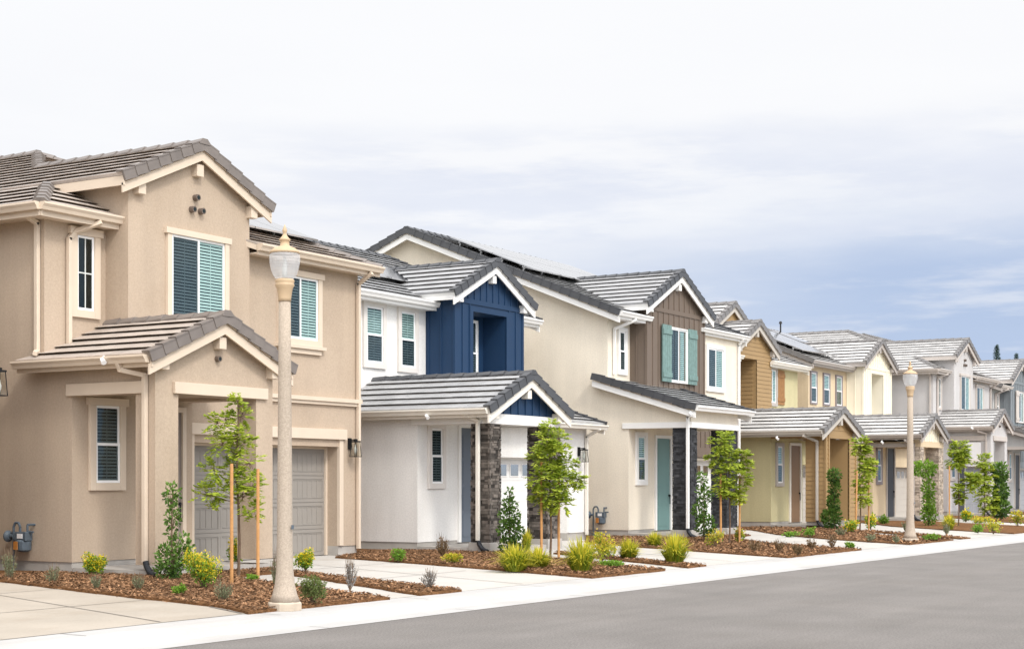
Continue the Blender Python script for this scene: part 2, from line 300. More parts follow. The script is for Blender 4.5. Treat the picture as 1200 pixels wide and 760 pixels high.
# planted beds (bark mulch), slightly mounded sheets with an edge
BEDS = [
 [(14.22, 12.36), (17.0, 12.30), (18.05, 14.7), (19.2, 17.0), (20.4, 17.15), (21.3, 17.5), (21.3, 18.9), (18.9, 19.9), (17.9, 22.5), (16.9, 22.5), (16.45, 19.3), (15.27, 15.4), (14.75, 13.35)],
 [(17.75, 12.34), (18.75, 12.3), (20.4, 15.9), (21.3, 17.9), (20.9, 17.9), (19.8, 15.9)],
 [(22.4, 12.16), (25.0, 12.1), (27.2, 15.6), (28.2, 16.6), (29.3, 17.6), (29.2, 18.5), (31.2, 18.3), (31.3, 19.5), (29.0, 19.9), (28.5, 19.9), (28.4, 23), (26.7, 23), (26.5, 20.2), (25.2, 19.6), (24.3, 16.95), (23.4, 14.6)],
 [(25.95, 12.1), (26.75, 12.1), (28.7, 15.2), (29.6, 16.8), (29.2, 16.8), (28.1, 15.2)],
 [(30.5, 11.98), (34.9, 11.9), (36.8, 14.8), (38.6, 16.6), (40.5, 17.3), (42.0, 17.6), (42.0, 18.6), (39.0, 19.9), (38.8, 23), (36.9, 23), (36.9, 20.2), (35.0, 19.2), (33.1, 16.7), (31.7, 14.2)],
 [(38.4, 11.85), (42.0, 11.78), (44.5, 14.6), (46.5, 15.6), (49.5, 17.4), (52, 18.0), (49.4, 19.9), (49.2, 23), (47.2, 23), (46.5, 19.5), (43.0, 17.2), (40.5, 14.7)],
 [(42.8, 11.8), (43.6, 11.75), (46.5, 14.7), (48, 16.2), (47.5, 16.2), (45.7, 14.7)],
 [(48.0, 11.65), (54.5, 11.55), (57.5, 15), (60, 17.6), (62.5, 18), (59.9, 19.9), (59.6, 23), (57.6, 23), (57, 19.5), (53, 17), (50.5, 14.5)],
 [(57, 11.5), (64, 11.35), (68, 15), (71, 17.6), (73, 18), (70.3, 19.9), (70, 23), (68, 23), (67, 19), (62, 16)],
 [(68, 11.3), (76, 11.2), (79, 15), (82, 17.6), (85, 18), (80.7, 19.9), (78, 23), (77, 19), (72, 16)],
]
def wobble(P):
    out = []; n = len(P)
    for i in range(n):
        a, b = P[i], P[(i+1) % n]; L = math.hypot(b[0]-a[0], b[1]-a[1]); k = max(1, int(L/.22)); nx, ny = (b[1]-a[1])/L, -(b[0]-a[0])/L
        for j in range(k):
            w = random.uniform(-.022, .022) if j else 0; out.append((a[0]+(b[0]-a[0])*j/k+nx*w, a[1]+(b[1]-a[1])*j/k+ny*w))
    return out
BEDS = [wobble(P) for P in BEDS]
def inpoly(x, y, P):
    c = False; n = len(P)
    for i in range(n):
        x0, y0 = P[i]; x1, y1 = P[(i+1) % n]
        if (y0 > y) != (y1 > y) and x < (x1-x0)*(y-y0)/(y1-y0)+x0: c = not c
    return c
def in_house(x, y):
    for a in HX:
        if a-.02 < x < a+8.3 and y > 19.9: return True
        if a < x < a+.5 and y > 18.04: return True
        if a+.3 < x < a+3 and y > 18.1: return True
    return False
HX = [18.5, 28.6, 38.86, 49.3, 59.8, 70.2, 80.6]
mb = MB()
for P in BEDS:
    n = len(P)
    from mathutils.geometry import tessellate_polygon
    top = [Vector((x, y, gz(y)+.035)) for x, y in P]
    tris = tessellate_polygon([top])
    mb.add(top, [tuple(t) for t in tris])
    mb.add(top+[Vector((x, y, gz(y)-.02)) for x, y in P], [(i, (i+1) % n, (i+1) % n+n, i+n) for i in range(n)])
tag(mb.build('mulch_bed', 'mulch'), kind='structure')
mb = MB()
for k, P in enumerate(BEDS[:7]):
    x0 = min(p[0] for p in P); x1 = max(p[0] for p in P); y0 = min(p[1] for p in P); y1 = min(20.4, max(p[1] for p in P))
    dens = (420, 420, 240, 240, 110, 70, 70)[k]
    sz = (1, 1, 1.15, 1.15, 1.5, 1.9, 1.9)[k]
    for i in range(int((x1-x0)*(y1-y0)*dens)):
        x = random.uniform(x0, x1); y = random.uniform(y0, y1)
        sp = .02 if random.random() < .9 else .16
        if not inpoly(x+random.uniform(-sp, sp), y+random.uniform(-sp, sp), P) or in_house(x, y): continue
        an = random.uniform(0, 6.28); l = random.uniform(.012, .038)*sz; w = random.uniform(.005, .014)*sz; tl = random.uniform(-.55, .55)
        a = Vector((math.cos(an), math.sin(an), tl)).normalized()*l; b = Vector((-math.sin(an), math.cos(an), random.uniform(-.4, .4))).normalized()*w
        c = Vector((x, y, gz(y)+(.04 if inpoly(x, y, P) else .012)+random.uniform(0, .022))); n = a.cross(b).normalized()*.004*sz
        if n.z < 0: n = -n
        vs = [c-a-b, c+a-b*.6, c+a+b, c-a*.8+b]; t = random.random()**1.5
        mb.add(vs+[v+n for v in vs], [(4, 5, 6, 7), (0, 1, 5, 4), (1, 2, 6, 5), (2, 3, 7, 6), (3, 0, 4, 7)], t)
tag(mb.build('bark_mulch', 'chip'), 'reddish brown bark chips spread over the planting beds', 'bark mulch', kind='stuff')
# ------------------------------------------------------------------ roofs
def clip2(poly, P):
    """clip convex poly by convex ccw polygon P"""
    out = poly
    for i in range(len(P)):
        a = P[i]; b = P[(i+1) % len(P)]; ex, ey = b[0]-a[0], b[1]-a[1]
        inp = out; out = []
        if not inp: break
        for j in range(len(inp)):
            p = inp[j]; q = inp[(j+1) % len(inp)]
            dp = ex*(p[1]-a[1])-ey*(p[0]-a[0]); dq = ex*(q[1]-a[1])-ey*(q[0]-a[0])
            if dp >= -1e-9: out.append(p)
            if (dp > 1e-9 and dq < -1e-9) or (dp < -1e-9 and dq > 1e-9):
                t = dp/(dp-dq); out.append((p[0]+(q[0]-p[0])*t, p[1]+(q[1]-p[1])*t))
    return out
EXPO = .335
def tile_plane(tiles, deck, pts, e0, sd, tw=.33, thick=.10):
    pts = [Vector(p) for p in pts]; e0 = Vector(e0); s = Vector(sd).normalized()
    n = (pts[1]-pts[0]).cross(pts[2]-pts[1]).normalized()
    if n.z < 0: n = -n
    u = n.cross(s)
    if u.z < 0: u = -u
    P = [((p-e0).dot(s), (p-e0).dot(u)) for p in pts]
    ar = sum(P[i][0]*P[(i+1) % len(P)][1]-P[(i+1) % len(P)][0]*P[i][1] for i in range(len(P)))
    if ar < 0: P = P[::-1]
    deck.prism([p-n*.005 for p in pts], -n*thick)
    smin = min(p[0] for p in P); smax = max(p[0] for p in P); umin = min(p[1] for p in P); umax = max(p[1] for p in P)
    k = math.floor((umin+.05)/EXPO)
    while k*EXPO < umax:
        u0 = k*EXPO-.045; u1 = (k+1)*EXPO-.045
        sx = math.floor(smin/tw)*tw + (tw/2 if k % 2 else 0) - tw
        jig = random.uniform(-.003, .003)
        while sx < smax:
            q = clip2([(sx+.0015, u0), (sx+tw-.0015, u0), (sx+tw-.0015, u1), (sx+.0015, u1)], P)
            if len(q) > 2:
                lift = random.uniform(-.002, .002)
                m = len(q); top = []; bot = []
                for a, b in q:
                    f = (b-u0)/EXPO; h = .060+lift+jig-.038*f
                    top.append(e0+s*a+u*b+n*h)
                    fr = b < u0+1e-4
                    bot.append(e0+s*a+u*(b+(.09 if fr else 0))+n*(.024 if fr else .0))
                tiles.add(top+bot, [tuple(range(m))]+[(i, i+m, (i+1) % m+m, (i+1) % m) for i in range(m)], min(1, max(0, random.gauss(.5, .22))))
            sx += tw
        k += 1
def ridge(mb, p, q, w=.14, up=.07, seg=.36, dirs=None):
    p, q = Vector(p), Vector(q); d = q-p; L = d.length; d.normalize()
    side = d.cross(Vector((0, 0, 1))).normalized(); n = side.cross(d)
    if n.z < 0: n = -n
    k = max(1, round(L/seg)); st = L/k
    for i in range(k):
        a = p+d*(i*st-.015); b = p+d*((i+1)*st+.02); r = random.uniform(-.004, .004)
        lo, hi = up+.028+r, up+.004+r       # lower (down-slope) end rides over the next
        drop = .075
        vs = []
        for c, h, ww in ((a, lo, w*1.04), (b, hi, w*.94)):
            vs += [c-side*ww+n*(h-drop), c-side*ww*.45+n*h, c+side*ww*.45+n*h, c+side*ww+n*(h-drop), c+side*ww+n*(h-drop-.03), c-side*ww+n*(h-drop-.03)]
        mb.add(vs, [(0, 1, 7, 6), (1, 2, 8, 7), (2, 3, 9, 8), (3, 4, 10, 9), (5, 0, 6, 11), (0, 5, 4, 3, 2, 1), (6, 7, 8, 9, 10, 11), (4, 5, 11, 10)], random.uniform(.2, .8))
def rake(mb, p, q, out, face=.105, seg=EXPO):
    """rake tiles from the eave p up to the ridge q; out = horizontal unit pointing off the gable"""
    p, q = Vector(p), Vector(q); d = q-p; L = d.length; d.normalize(); o = Vector(out); n = o.cross(d).normalized()
    if n.z < 0: n = -n
    k = max(1, round(L/seg)); st = L/k
    for i in range(k):
        a = p+d*(i*st-.03); b = p+d*((i+1)*st+.0); t = random.uniform(.2, .8)
        for (o0, o1, n0, n1) in ((-.13, .035, .05, .085), (.0, .035, -face, .06)):
            vs = []
            for c, e in ((a, .016), (b, -.010)):
                vs += [c+o*o0+n*(n0+e), c+o*(o1+e*.5)+n*(n0+e), c+o*(o1+e*.5)+n*(n1+e), c+o*o0+n*(n1+e)]
            mb.add(vs, [(0, 1, 2, 3), (7, 6, 5, 4), (0, 4, 5, 1), (1, 5, 6, 2), (2, 6, 7, 3), (3, 7, 4, 0)], t)
def board(mb, p, q, out, top=-.10, h=.16, th=.035, inset=.02):
    """barge board under a rake, or fascia when level"""
    p, q = Vector(p), Vector(q); o = Vector(out)
    a, b = p-o*inset, q-o*inset; z = Vector((0, 0, 1))
    vs = [a+z*top, b+z*top, b+z*(top-h), a+z*(top-h)]
    mb.prism(vs, -o*th)
def gutter(mb, p, q, out):
    """K-style gutter under the eave from p to q"""
    p, q, o = Vector(p), Vector(q), Vector(out); z = Vector((0, 0, 1))
    pr = [(-.02, -.02), (.105, -.015), (.115, -.015), (.118, -.04), (.085, -.085), (.065, -.13), (-.02, -.13), (-.02, -.12), (.055, -.12), (.075, -.08), (.10, -.035), (.10, -.02), (-.01, -.03)]
    out = [(-.02, -.01), (.12, -.01), (.122, -.04), (.085, -.085), (.065, -.135), (-.02, -.135)]
    mb.prism([p+o*a+z*b for a, b in out], q-p)
    # dark trough line
def gable_roof(P, name, cx, half, y0, y1l, y1r, zr, pitch, par, tile, cap, trim, y1ridge=None, gut=(True, True), tilethick=.1, brackets=True, wally=None):
    """gable facing the street: ridge along Y from y0 (front) to y1ridge; the eave ends at y1l / y1r"""
    y1ridge = y1ridge or max(y1l, y1r)
    ze = zr-pitch*half
    deck, tl, cp, rk, bb, gt = MB(), MB(), ML(), ML(), ML(), ML()
    for sgn, y1 in ((-1, y1l), (1, y1r)):
        xe = cx+sgn*half
        tile_plane(tl, deck, [(xe, y0, ze), (cx, y0, zr), (cx, y1ridge, zr), (xe, y1, ze)], (xe, y0, ze), (0, 1, 0), thick=tilethick)
        rake(rk.new(), (xe, y0, ze), (cx, y0, zr), (0, -1, 0))
        board(bb.new(), (xe-sgn*.0, y0, ze), (cx, y0, zr), (0, -1, 0), top=-.13, h=.17)
        board(bb.new(), (xe, y0, ze), (xe, y1, ze), (sgn, 0, 0), top=-.02, h=.15, inset=0.03)
        if gut[0 if sgn < 0 else 1]: gutter(gt.new(), (xe, y0+.04, ze+.03), (xe, y1, ze+.03), (sgn, 0, 0))
    ridge(cp.new(), (cx, y0-.03, zr), (cx, y1ridge, zr))
    r = deck.build('roof', trim, P)
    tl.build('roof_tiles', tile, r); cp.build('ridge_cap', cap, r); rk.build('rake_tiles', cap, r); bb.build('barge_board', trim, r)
    if gt: gt.build('gutter', trim, r)
    if brackets and wally:
        for xx, zz in ((cx, zr-.42), (cx-half+.42, ze-.06), (cx+half-.42, ze-.06)):
            m = MB().box(xx-.085, xx+.085, y0+.07, wally+.03, zz-.13, zz+.07); m.build('bracket', trim, P, bevel=.006)
    return r
# ------------------------------------------------------------------ house parts
def window(P, x0, x1, z0, z1, y, trim, kind='hung', head=True, sill=False, tw=.11, deep=.0):
    """x0..z1 = outside of the vinyl frame; the trim runs round it"""
    f = .045; w = MB()
    if kind == 'slider':
        m = (x0+x1)/2; panes = [(x0, m+.02, z0, z1, 'glass_dark', .012), (m-.02, x1, z0, z1, 'glass_teal', 0)]
    elif kind == 'hung':
        m = (z0+z1)/2; panes = [(x0, x1, m-.02, z1, 'glass_teal', 0), (x0, x1, z0, m+.02, 'glass_dark', .012)]
    elif kind == 'darkhung':
        m = (z0+z1)/2; panes = [(x0, x1, m-.02, z1, 'glass_dark', 0), (x0, x1, z0, m+.02, 'glass_dark', .012)]
    else: panes = [(x0, x1, z0, z1, 'glass_dark', 0)]
    for a, b, c, d, g_, off in panes:
        yy = y-.03-off
        w.box(a, a+f, yy, y+.05, c, d); w.box(b-f, b, yy, y+.05, c, d); w.box(a+f, b-f, yy, y+.05, c, c+f); w.box(a+f, b-f, yy, y+.05, d-f, d)
    fr = w.build('window', 'vinyl', P, bevel=.004)
    bl = MB(); back = MB()
    for a, b, c, d, g_, off in panes:
        MB().box(a+f, b-f, y-.020-off, y-.014-off, c+f, d-f).build('pane', g_, fr)
        z = c+f+.02
        while z < d-f:
            bl.obox(((a+b)/2, y-.006, z), ((b-a)/2-f-.004, 0, 0), (0, .004, random.uniform(.0185, .0205)), (0, .0007, -.0002)); z += .058
        bl.box((a+b)/2-.008, (a+b)/2+.008, y-.012, y-.0105, c+f, d-f)
    if kind == 'grid':
        mt = MB(); xm = (x0+x1)/2; zm = (z0+z1)/2
        mt.box(xm-.011, xm+.011, y-.027, y-.0205, z0+f, z1-f); mt.box(x0+f, xm-.011, y-.027, y-.0205, zm-.011, zm+.011); mt.box(xm+.011, x1-f, y-.027, y-.0205, zm-.011, zm+.011)
        mt.build('glazing_bar', 'blind', fr)
    if kind != 'grid': bl.build('blind', 'blind', fr)
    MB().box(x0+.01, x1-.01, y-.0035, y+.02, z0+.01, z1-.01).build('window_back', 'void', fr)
    t = MB(); pd = .06
    t.box(x0-tw, x0, y-pd, y+.02, z0-tw, z1); t.box(x1, x1+tw, y-pd, y+.02, z0-tw, z1)
    t.box(x0, x1, y-pd, y+.02, z0-tw, z0)
    e = .05 if head else 0
    t.box(x0-tw-e, x1+tw+e, y-pd-(.02 if head else 0), y+.02, z1, z1+tw)
    if sill:
        t.box(x0-tw-.07, x1+tw+.07, y-pd-.05, y+.02, z0-tw-.07, z0-tw); t.box(x0-tw+.03, x1+tw-.03, y-pd, y+.02, z0-tw-.17, z0-tw-.07)
    t.build('window_trim', trim, fr, bevel=.005)
    return fr
def shutter(P, x0, x1, z0, z1, y, m):
    s = MB(); n = 4; w = (x1-x0)/n
    for i in range(n): s.box(x0+i*w+.004, x0+(i+1)*w-.004, y-.045, y, z0, z1)
    for z in (z0+.2, z1-.2): s.box(x0, x1, y-.07, y-.04, z-.07, z+.07)
    s.build('shutter', m, P)
def battens(mb, x0, x1, y, zf0, zf1, step=.34, w=.04):
    n = max(1, round((x1-x0)/step))
    for i in range(n+1):
        x = x0+(x1-x0)*i/n
        z0, z1 = zf0(x), zf1(x)
        if z1 > z0: mb.box(x-w/2, x+w/2, y-.022, y+.01, z0, z1)
def battens_side(mb, x, y0, y1, z0, z1, step=.34, w=.04):
    n = max(1, round((y1-y0)/step))
    for i in range(n+1):
        y = y0+(y1-y0)*i/n; mb.box(x-.022, x+.01, y-w/2, y+w/2, z0, z1)
def laps_y(mb, x0, x1, y, z0, z1, step=.15, clipf=None):
    """horizontal lap boards on a face towards -Y"""
    z = z0
    while z < z1-.01:
        h = min(step, z1-z); a, b = x0, x1
        if clipf:
            a2, b2 = clipf(z+h); a, b = max(a, a2), min(b, b2)
        if b > a+.02: mb.prism([(a, y-.020, z), (a, y-.004, z+h), (a, y+.02, z+h), (a, y+.02, z)], (b-a, 0, 0))
        z += step
def laps_x(mb, y0, y1, x, z0, z1, step=.15):
    z = z0
    while z < z1-.01:
        h = min(step, z1-z); mb.prism([(x-.020, y0, z), (x-.004, y0, z+h), (x+.02, y0, z+h), (x+.02, y0, z)], (0, y1-y0, 0)); z += step
def stone_col(P, x0, x1, y0, y1, z0, z1, m):
    mb = MB(); mb.box(x0+.03, x1-.03, y0+.03, y1-.03, z0, z1, .3)
    for face in range(4):
        z = z0
        while z < z1-.01:
            h = min(random.choice((.045, .06, .075)), z1-z)
            a0, a1 = (x0, x1) if face < 2 else (y0, y1)
            p = a0
            while p < a1-.005:
                l = random.uniform(.10, .26); q = min(a1, p+l)
                if a1-q < .05: q = a1
                d = random.uniform(0, .028); t = random.random()
                if face == 0: mb.box(p+.002, q-.002, y0+.028-d, y0+.05, z+.003, z+h-.003, t)
                elif face == 1: mb.box(p+.002, q-.002, y1-.05, y1-.028+d, z+.003, z+h-.003, t)
                elif face == 2: mb.box(x0+.028-d, x0+.05, p+.002, q-.002, z+.003, z+h-.003, t)
                else: mb.box(x1-.05, x1-.028+d, p+.002, q-.002, z+.003, z+h-.003, t)
                p = q
            z += h
    return mb.build('stone_column', m, P)
def downspout(P, pts, m, s=.038, name='downspout'):
    mb = MB()
    for a, b in zip(pts, pts[1:]):
        a, b = Vector(a), Vector(b); d = (b-a); L = d.length; d.normalize()
        x = Vector((1, 0, 0)) if abs(d.x) < .9 else Vector((0, 1, 0)); y = d.cross(x).normalized(); x = y.cross(d)
        mb.obox((a+b)/2, x*s, y*s, d*(L/2+s*.6))
    return mb.build(name, m, P, bevel=.006)
def drain(P, x, y):
    MB().path([(x, y, .42), (x, y-.02, .34), (x-.03, y-.12, .24), (x-.05, y-.26, .19)], .05, 10).build('drain_pipe', 'plastic_black', P)
def lantern(P, x, y, z0=2.22, z1=2.60):
    yc = y-.17; m = MB()
    m.box(x-.055, x+.055, y-.03, y+.01, z1-.22, z1+.02); m.box(x-.015, x+.015, yc, y-.02, z1-.03, z1-.005)
    zt = z1-.07; wt, wb = .065, .095
    m.box(x-wt-.015, x+wt+.015, yc-wt-.015, yc+wt+.015, zt, zt+.03); m.box(x-.03, x+.03, yc-.03, yc+.03, zt+.03, z1)
    m.box(x-wb, x+wb, yc-wb, yc+wb, z0, z0+.015)
    for sx in (-1, 1):
        for sy in (-1, 1): m.tube((x+sx*wb*.93, yc+sy*wb*.93, z0), (x+sx*wt, yc+sy*wt, zt), .008, .008, 4)
    l = m.build('wall_lantern', 'black', P)
    g_ = MB(); vs = []
    for w, z in ((wb*.85, z0+.016), (wt*.85, zt-.002)): vs += [(x-w, yc-w, z), (x+w, yc-w, z), (x+w, yc+w, z), (x-w, yc+w, z)]
    g_.add(vs, [(0, 1, 5, 4), (1, 2, 6, 5), (2, 3, 7, 6), (3, 0, 4, 7)]); g_.build('lantern_glass', M['glass_clear'], l)
    MB().lathe((x, yc, z0+.06), [(.012, 0), (.03, .05), (.035, .10), (.015, .17), (.012, .2)], 10).build('bulb', 'blind', l, smooth=True)
M['glass_clear'] = glassmat('clear lantern glass', (.86, .86, .84))
def gas_meter(P, x, yc, z=.75):
    m = MB(); X = x-.16
    m.path([(X, yc+.22, .12), (X, yc+.22, z+.18), (X, yc+.18, z+.25), (X, yc+.10, z+.25), (X, yc+.06, z+.18), (X, yc+.06, z+.08)], .022, 8)
    m.path([(X, yc-.12, z+.05), (X, yc-.12, z+.22), (x+.02, yc-.12, z+.22)], .02, 8)
    m.path([(X, yc-.12, z+.10), (X, yc-.26, z+.10)], .018, 8)
    p = m.build('gas_meter', 'meter', P)
    b = MB(); b.box(X-.09, X+.07, yc-.17, yc+.11, z-.05, z+.10); b.lathe((X, yc-.03, z-.24), [(.08, 0), (.125, .03), (.13, .18), (.10, .21)], 14); b.build('meter_body', 'meter', p, bevel=.01)
    d = MB(); d.tube((X, yc+.22, z+.02), (X, yc+.42, z+.02), .035, .035, 10); d.tube((X, yc+.34, z+.02), (X, yc+.37, z+.02), .10, .10, 16); d.tube((X, yc+.3, z+.02), (X, yc+.34, z+.02), .06, .1, 16); d.build('regulator', 'meter', p)
    MB().box(X-.14, X-.12, yc-.02, yc+.07, z-.20, z-.06).build('meter_tag', 'brass', p)
    MB().box(X-.098, X-.09, yc-.10, yc+.03, z-.01, z+.07).build('dial', 'vinyl', p)
def garage_door(P, x0, x1, z0, z1, y, m, style):
    d = MB(); d.box(x0, x1, y, y+.05, z0, z1); n = 4; h = (z1-z0)/n
    if style == 'carriage':
        k = max(2, round((x1-x0)/1.1)); w = (x1-x0)/k
        for i in range(n):
            a, b = z0+i*h, z0+(i+1)*h
            d.box(x0, x1, y-.012, y, a+.006, a+.075); d.box(x0, x1, y-.012, y, b-.075, b-.006)
            for j in range(k):
                u, v = x0+j*w, x0+(j+1)*w
                d.box(u+.002, u+.06, y-.012, y, a+.075, b-.075); d.box(v-.06, v-.002, y-.012, y, a+.075, b-.075)
                q = 6
                for c in range(1, q): xx = u+.06+(w-.12)*c/q; d.box(xx-.02*(w), xx+.02*w, y-.007, y, a+.10, b-.10)
                d.box(u+.075, v-.075, y-.009, y, a+.085, a+.10); d.box(u+.075, v-.075, y-.009, y, b-.10, b-.085)
    elif style == 'flush':
        for i in range(n*2):
            a = z0+i*h/2; d.box(x0, x1, y-.012, y, a+.008, a+h/2-.008)
    else:
        for i in range(16): xx = x0+(x1-x0)*i/16; d.box(xx+.01, xx+(x1-x0)/16-.01, y-.010, y, z0+.01, z1-.01)
    o = d.build('garage_door', m, P)
    if style == 'flush':
        w = .57; k = int((x1-x0-.2)/w); s = x0+((x1-x0)-k*w)/2
        for i in range(k):
            u = s+i*w+.10; fr = MB(); z_a, z_b = z1-h+.12, z1-.12
            fr.box(u-.03, u+w-.17, y-.03, y-.012, z_a-.03, z_b+.03); f = fr.build('door_window', m, o)
            MB().box(u, u+w-.20, y-.034, y-.0305, z_a, z_b).build('pane', 'panel', f)
    return o
def front_door(P, x0, x1, z0, z1, y, m, trim):
    d = MB(); d.box(x0, x1, y-.01, y+.03, z0, z1)
    for i in range(4): a = z0+.12+i*(z1-z0-.2)/4; d.box(x0+.12, x1-.12, y-.02, y-.01, a, a+(z1-z0-.2)/4-.08)
    o = d.build('front_door', m, P)
    t = MB(); t.box(x0-.09, x0, y-.05, y+.02, z0, z1+.09); t.box(x1, x1+.09, y-.05, y+.02, z0, z1+.09); t.box(x0, x1, y-.05, y+.02, z1, z1+.09); t.build('door_frame', trim, o)
    h = MB(); h.tube((x1-.08, y-.02, z0+1.0), (x1-.08, y-.07, z0+1.0), .03, .03, 10); h.tube((x1-.08, y-.06, z0+.75), (x1-.08, y-.06, z0+.98), .012, .012, 6); h.build('door_handle', 'black', o)
def panels(P, e0, s, u, n, cols, rows, pw=1.05, ph=1.6, lift=.16, skip=()):
    e0, s, u, n = map(Vector, (e0, s, u, n))
    root = MB()
    for j in range(rows):
        for q in (.25, .75): root.obox(e0+s*(cols*pw/2)+u*(j*ph+ph*q)+n*(lift-.05), s*(cols*pw/2+.05), u*.02, n*.02)
    for i in range(cols+1):
        for j in range(rows):
            for q in (.25, .75): root.obox(e0+s*(min(cols*pw-.1, i*pw+.05))+u*(j*ph+ph*q)+n*(lift/2-.02), s*.02, u*.02, n*(lift/2-.0))
    rt = root.build('panel_rack', 'alu', P)
    for i in range(cols):
        for j in range(rows):
            if (i, j) in skip: continue
            c = e0+s*((i+.5)*pw)+u*((j+.5)*ph)+n*lift
            f = MB().obox(c, s*(pw/2-.008), u*(ph/2-.008), n*.018).build('solar_panel', 'black', rt) if False else None
            MB().obox(c, s*(pw/2-.01), u*(ph/2-.01), n*.018).build('solar_panel', 'panel', rt)
def vent(P, x, y, z, r=.055, l=.12):
    m = MB(); m.tube((x, y+.02, z), (x, y-l, z), r, r, 16); o = m.build('vent_pipe', 'pvc', P)
    MB().tube((x, y-l-.001, z), (x, y-l-.004, z), r*.62, r*.62, 14).build('vent_opening', 'void', o)
def eave_light(P, x, y, z):
    m = MB(); m.tube((x, y, z), (x-.03, y, z-.05), .02, .02, 8); m.tube((x-.02, y+.03, z-.05), (x-.06, y-.06, z-.11), .032, .045, 12); m.build('flood_light', 'vinyl', P)
def wall_open(x0, x1, z0, z1, y0, y1, ox0, ox1, oz0, oz1):
    m = MB()
    if ox0 > x0: m.box(x0, ox0, y0, y1, z0, z1)
    if x1 > ox1: m.box(ox1, x1, y0, y1, z0, z1)
    if oz0 > z0: m.box(ox0, ox1, y0, y1, z0, oz0)
    if z1 > oz1: m.box(ox0, ox1, y0, y1, oz1, z1)
    return m
def lower_floor(P, a, W, wall, g0, g1, gtop, gdoor, gstyle, trim, Z, gheader=True, ltop=3.6, gt_=3.6):
    m = MB(); m.box(a, a+2.9, 19.94, 31, .35, Z(ltop)); m.box(a+2.9, a+W, 20.66, 31, .35, Z(gt_))
    for x0, x1, z0, z1 in ((a+2.9, g0, .14, Z(gt_)), (g1, a+W, .14, Z(gt_)), (g0, g1, gtop+.05, Z(gt_))): m.box(x0, x1, 20.2, 20.66, z0 if z0 > 1 else .35, z1)
    m.build('lower_wall', wall, P)
    f = MB(); f.box(a+.02, a+2.9, 19.96, 31, .0, .35); f.box(a+2.9, g0, 20.22, 31, 0, .35); f.box(g1, a+W-.02, 20.22, 31, 0, .35); f.box(g0, g1, 20.66, 31, 0, .35); f.build('foundation', 'conc', P)
    garage_door(P, g0+.06, g1-.06, .16, gtop, 20.56, gdoor, gstyle)
    t = MB(); t.box(g0, g0+.06, 20.5, 20.6, .16, gtop+.05); t.box(g1-.06, g1, 20.5, 20.6, .16, gtop+.05); t.box(g0+.06, g1-.06, 20.5, 20.6, gtop, gtop+.05)
    t.box(g0-.12, g0+.008, 20.17, 20.25, .36, gtop+.2); t.box(g1-.008, g1+.12, 20.17, 20.25, .36, gtop+.2)
    if gheader: t.box(g0-.2, g1+.2, 20.13, 20.25, gtop+.2, gtop+.41)
    t.build('garage_trim', trim, P, bevel=.005)
def porch_common(P, a, Z, door, trim, dz0=.3):
    f = MB(); f.box(a+.02, a+2.9, 18.06, 19.94, .0, .26); f.box(a+.5, a+2.5, 17.75, 18.06, .0, .16); f.build('porch_floor', 'conc', P)
    front_door(P, a+1.7, a+2.6, .30, Z(2.95), 19.935, door, trim)
